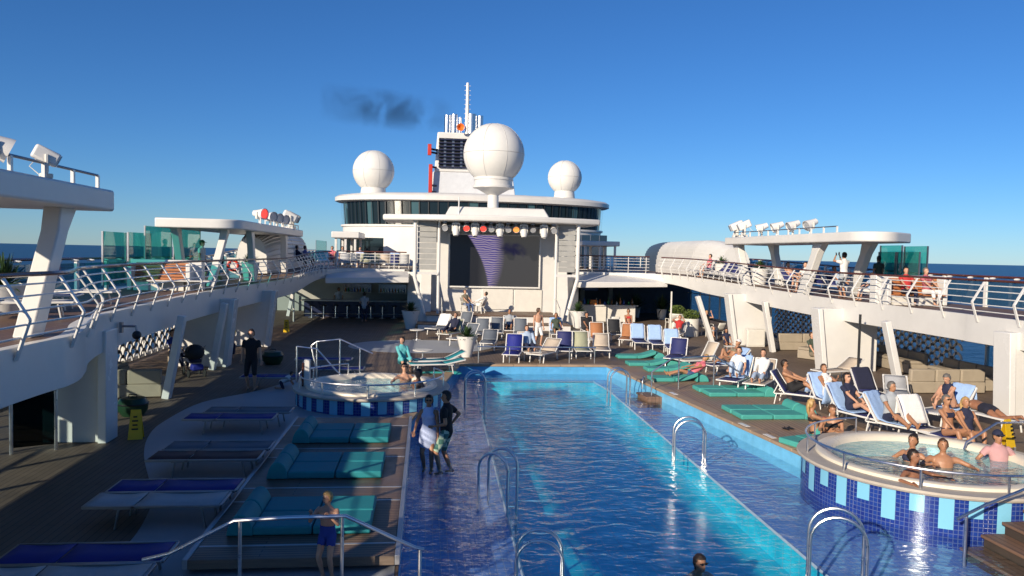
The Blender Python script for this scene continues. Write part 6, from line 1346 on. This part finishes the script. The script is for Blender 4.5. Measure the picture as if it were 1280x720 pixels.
def usit(px, py, X, rz, lab, **kw):
    p = H(px, py, X); z = (zL if X < 0 else zR)(p.y); d = dict(pel=(0, -.05, .52), lean=8, feet=((-.12, .42, .08), (.12, .46, .08)), knee=(0, 1, .5), hands=((-.16, .35, .62), (.16, .38, .62)), elbow=(0, -.6, -.8)); d.update(kw); return person((p.x, p.y, z), R_(rz), lab, **d)
usit(1132, 395, V(1132, 380, 25.5).x, 170, 'person in a red top sitting on the sunlit teak bench', hair='dark', top=RED, bottom=NVY, bot_len=1.9); usit(1158, 398, V(1158, 380, 25.5).x, 190, 'grey-haired woman in a patterned red top on the sunlit teak bench', hair='grey', female=True, top=cloth('red_pattern', (.4, .1, .12), .6), bottom=WHT, bot_len=1.5); usit(1085, 388, 12.9, 80, 'child in a striped shirt beside the sunlit bench', hair='brown', h=1.4, top=LBL, bottom=WHT, bot_len=1.2)
usit(373, 360, -11.7, -60, 'person in navy sitting behind the shaded railing near the ribbed shelter', hair='dark', top=NVY, sleeve=1.2, bottom=NVY, bot_len=1.9); usit(383, 358, -11.6, -60, 'person with dark hair in a lilac top behind the shaded railing', hair='dark', top=cloth('lilac', (.25, .22, .45)), bottom=NVY, bot_len=1.9)
for px, X, lab in ((415, -11, 'person in pink beyond the shaded curve of the railing'), (428, -9.5, 'person in white beyond the shaded curve of the railing'), (450, -8, 'person in a lilac shirt on the deck above the bar')):
    g = V(px, 330, 51.5); person((g.x, 51.5, 3.12), R_(180), lab, pel=(0, -.05, .52), feet=((-.12, .42, .08), (.12, .46, .08)), knee=(0, 1, .5), hands=((-.16, .35, .62), (.16, .38, .62)), skin=0, hair='dark', top={'pink': PNK, 'white': WHT}.get(lab.split()[2], LAV), bottom=NVY, vox=.026); chair((g.x, 51.45, 3.11), math.pi, 'white chair under the '+lab)
for px, py, X, lab, c_ in ((885, 344, 12.3, 'person in pink beside the palm pots of the ribbed shelter', PNK), (1003, 368, 12.6, 'person in white under the floodlight canopy', WHT)):
    usit(px, py, X, 100, lab, hair='dark', top=c_, bottom=GRY, bot_len=1.0)
# lifebuoy box on the shaded promenade, bar sign, lower deck posts
p = H(291, 345, -13.4); t = thing('life_buoy', 'red life buoy on a white stand on the shaded promenade', 'life buoy', (p.x, p.y, zL(p.y))); MB().box((0, .06, .5), (.6, .06, 1.0)).build('stand', white, t, bevel=.02); k = MB(); k.tube([(.24*math.cos(a*math.pi/10), 0, .62+.24*math.sin(a*math.pi/10)) for a in range(20)], .06, 8, closed=True); k.build('ring', redp, t)
p = V(738, 357, 47.6); t = thing('bar_sign', 'blue sign panel over the cream bar counter', 'sign', (p.x, 47.6, p.z)); MB().box((0, 0, 0), (1.0, .06, .6)).build('panel', mat('sign_blue', (.01, .05, .20), .4), t, bevel=.01); MB().box((.12, -.035, .02), (.5, .012, .16)).build('pale_mark', mat('sign_pale', (.10, .35, .42), .4), t)
for px, py, lab in ((367, 402, 'thin steel post at the shaded bar stools'), (838, 418, 'thin steel post beside the pale planters'), (1072, 476, 'dark thin post beside the white support panel')):
    g = G(px, py); o = MB().tube([(0, 0, 0), (0, 0, 2.35)], .045, 10).build('deck_post', darkmet if px == 1072 else offw, loc=(g.x, g.y, 0)); tag(o, lab, 'post')
# tall plants and dim fittings inside the sunlit bar
for x, y in ((9.2, 51), (10.6, 52), (12.0, 50.5)):
    planter((x, y, 0), {9.2: 'tall dark plant inside the sunlit bar beside the counter', 10.6: 'tall dark plant inside the sunlit bar in the middle', 12.0: 'tall dark plant inside the sunlit bar near the window'}[x], h=.7, r0=.25, r1=.35, seed=int(x*10), fl=1.2)
for x, lab in ((8.9, 'pale interior column of the sunlit bar beside the counter'), (6.9, 'pale interior column behind the cream counter')):
    o = MB().box((0, 0, 1.38), (.3, .3, 2.76)).build('interior_column', wallg, loc=(x, 52.5, 0), bevel=.02); tag(o, lab, 'column')
# book of the reading man
p, rz, bk = RLpos[RL[0][3]]; d = Vector((math.cos(rz), math.sin(rz), 0)); q = Vector(p)+d*.66; t = thing('book', 'open book held by the shirtless reading man', 'book', (q.x, q.y, .80), rz+math.pi/2)
for s in (-1, 1): o = MB().box((s*.06, 0, 0), (.12, .02, .17)).build('pages', WHT, t); o.rotation_euler = (R_(-35), 0, s*R_(12))
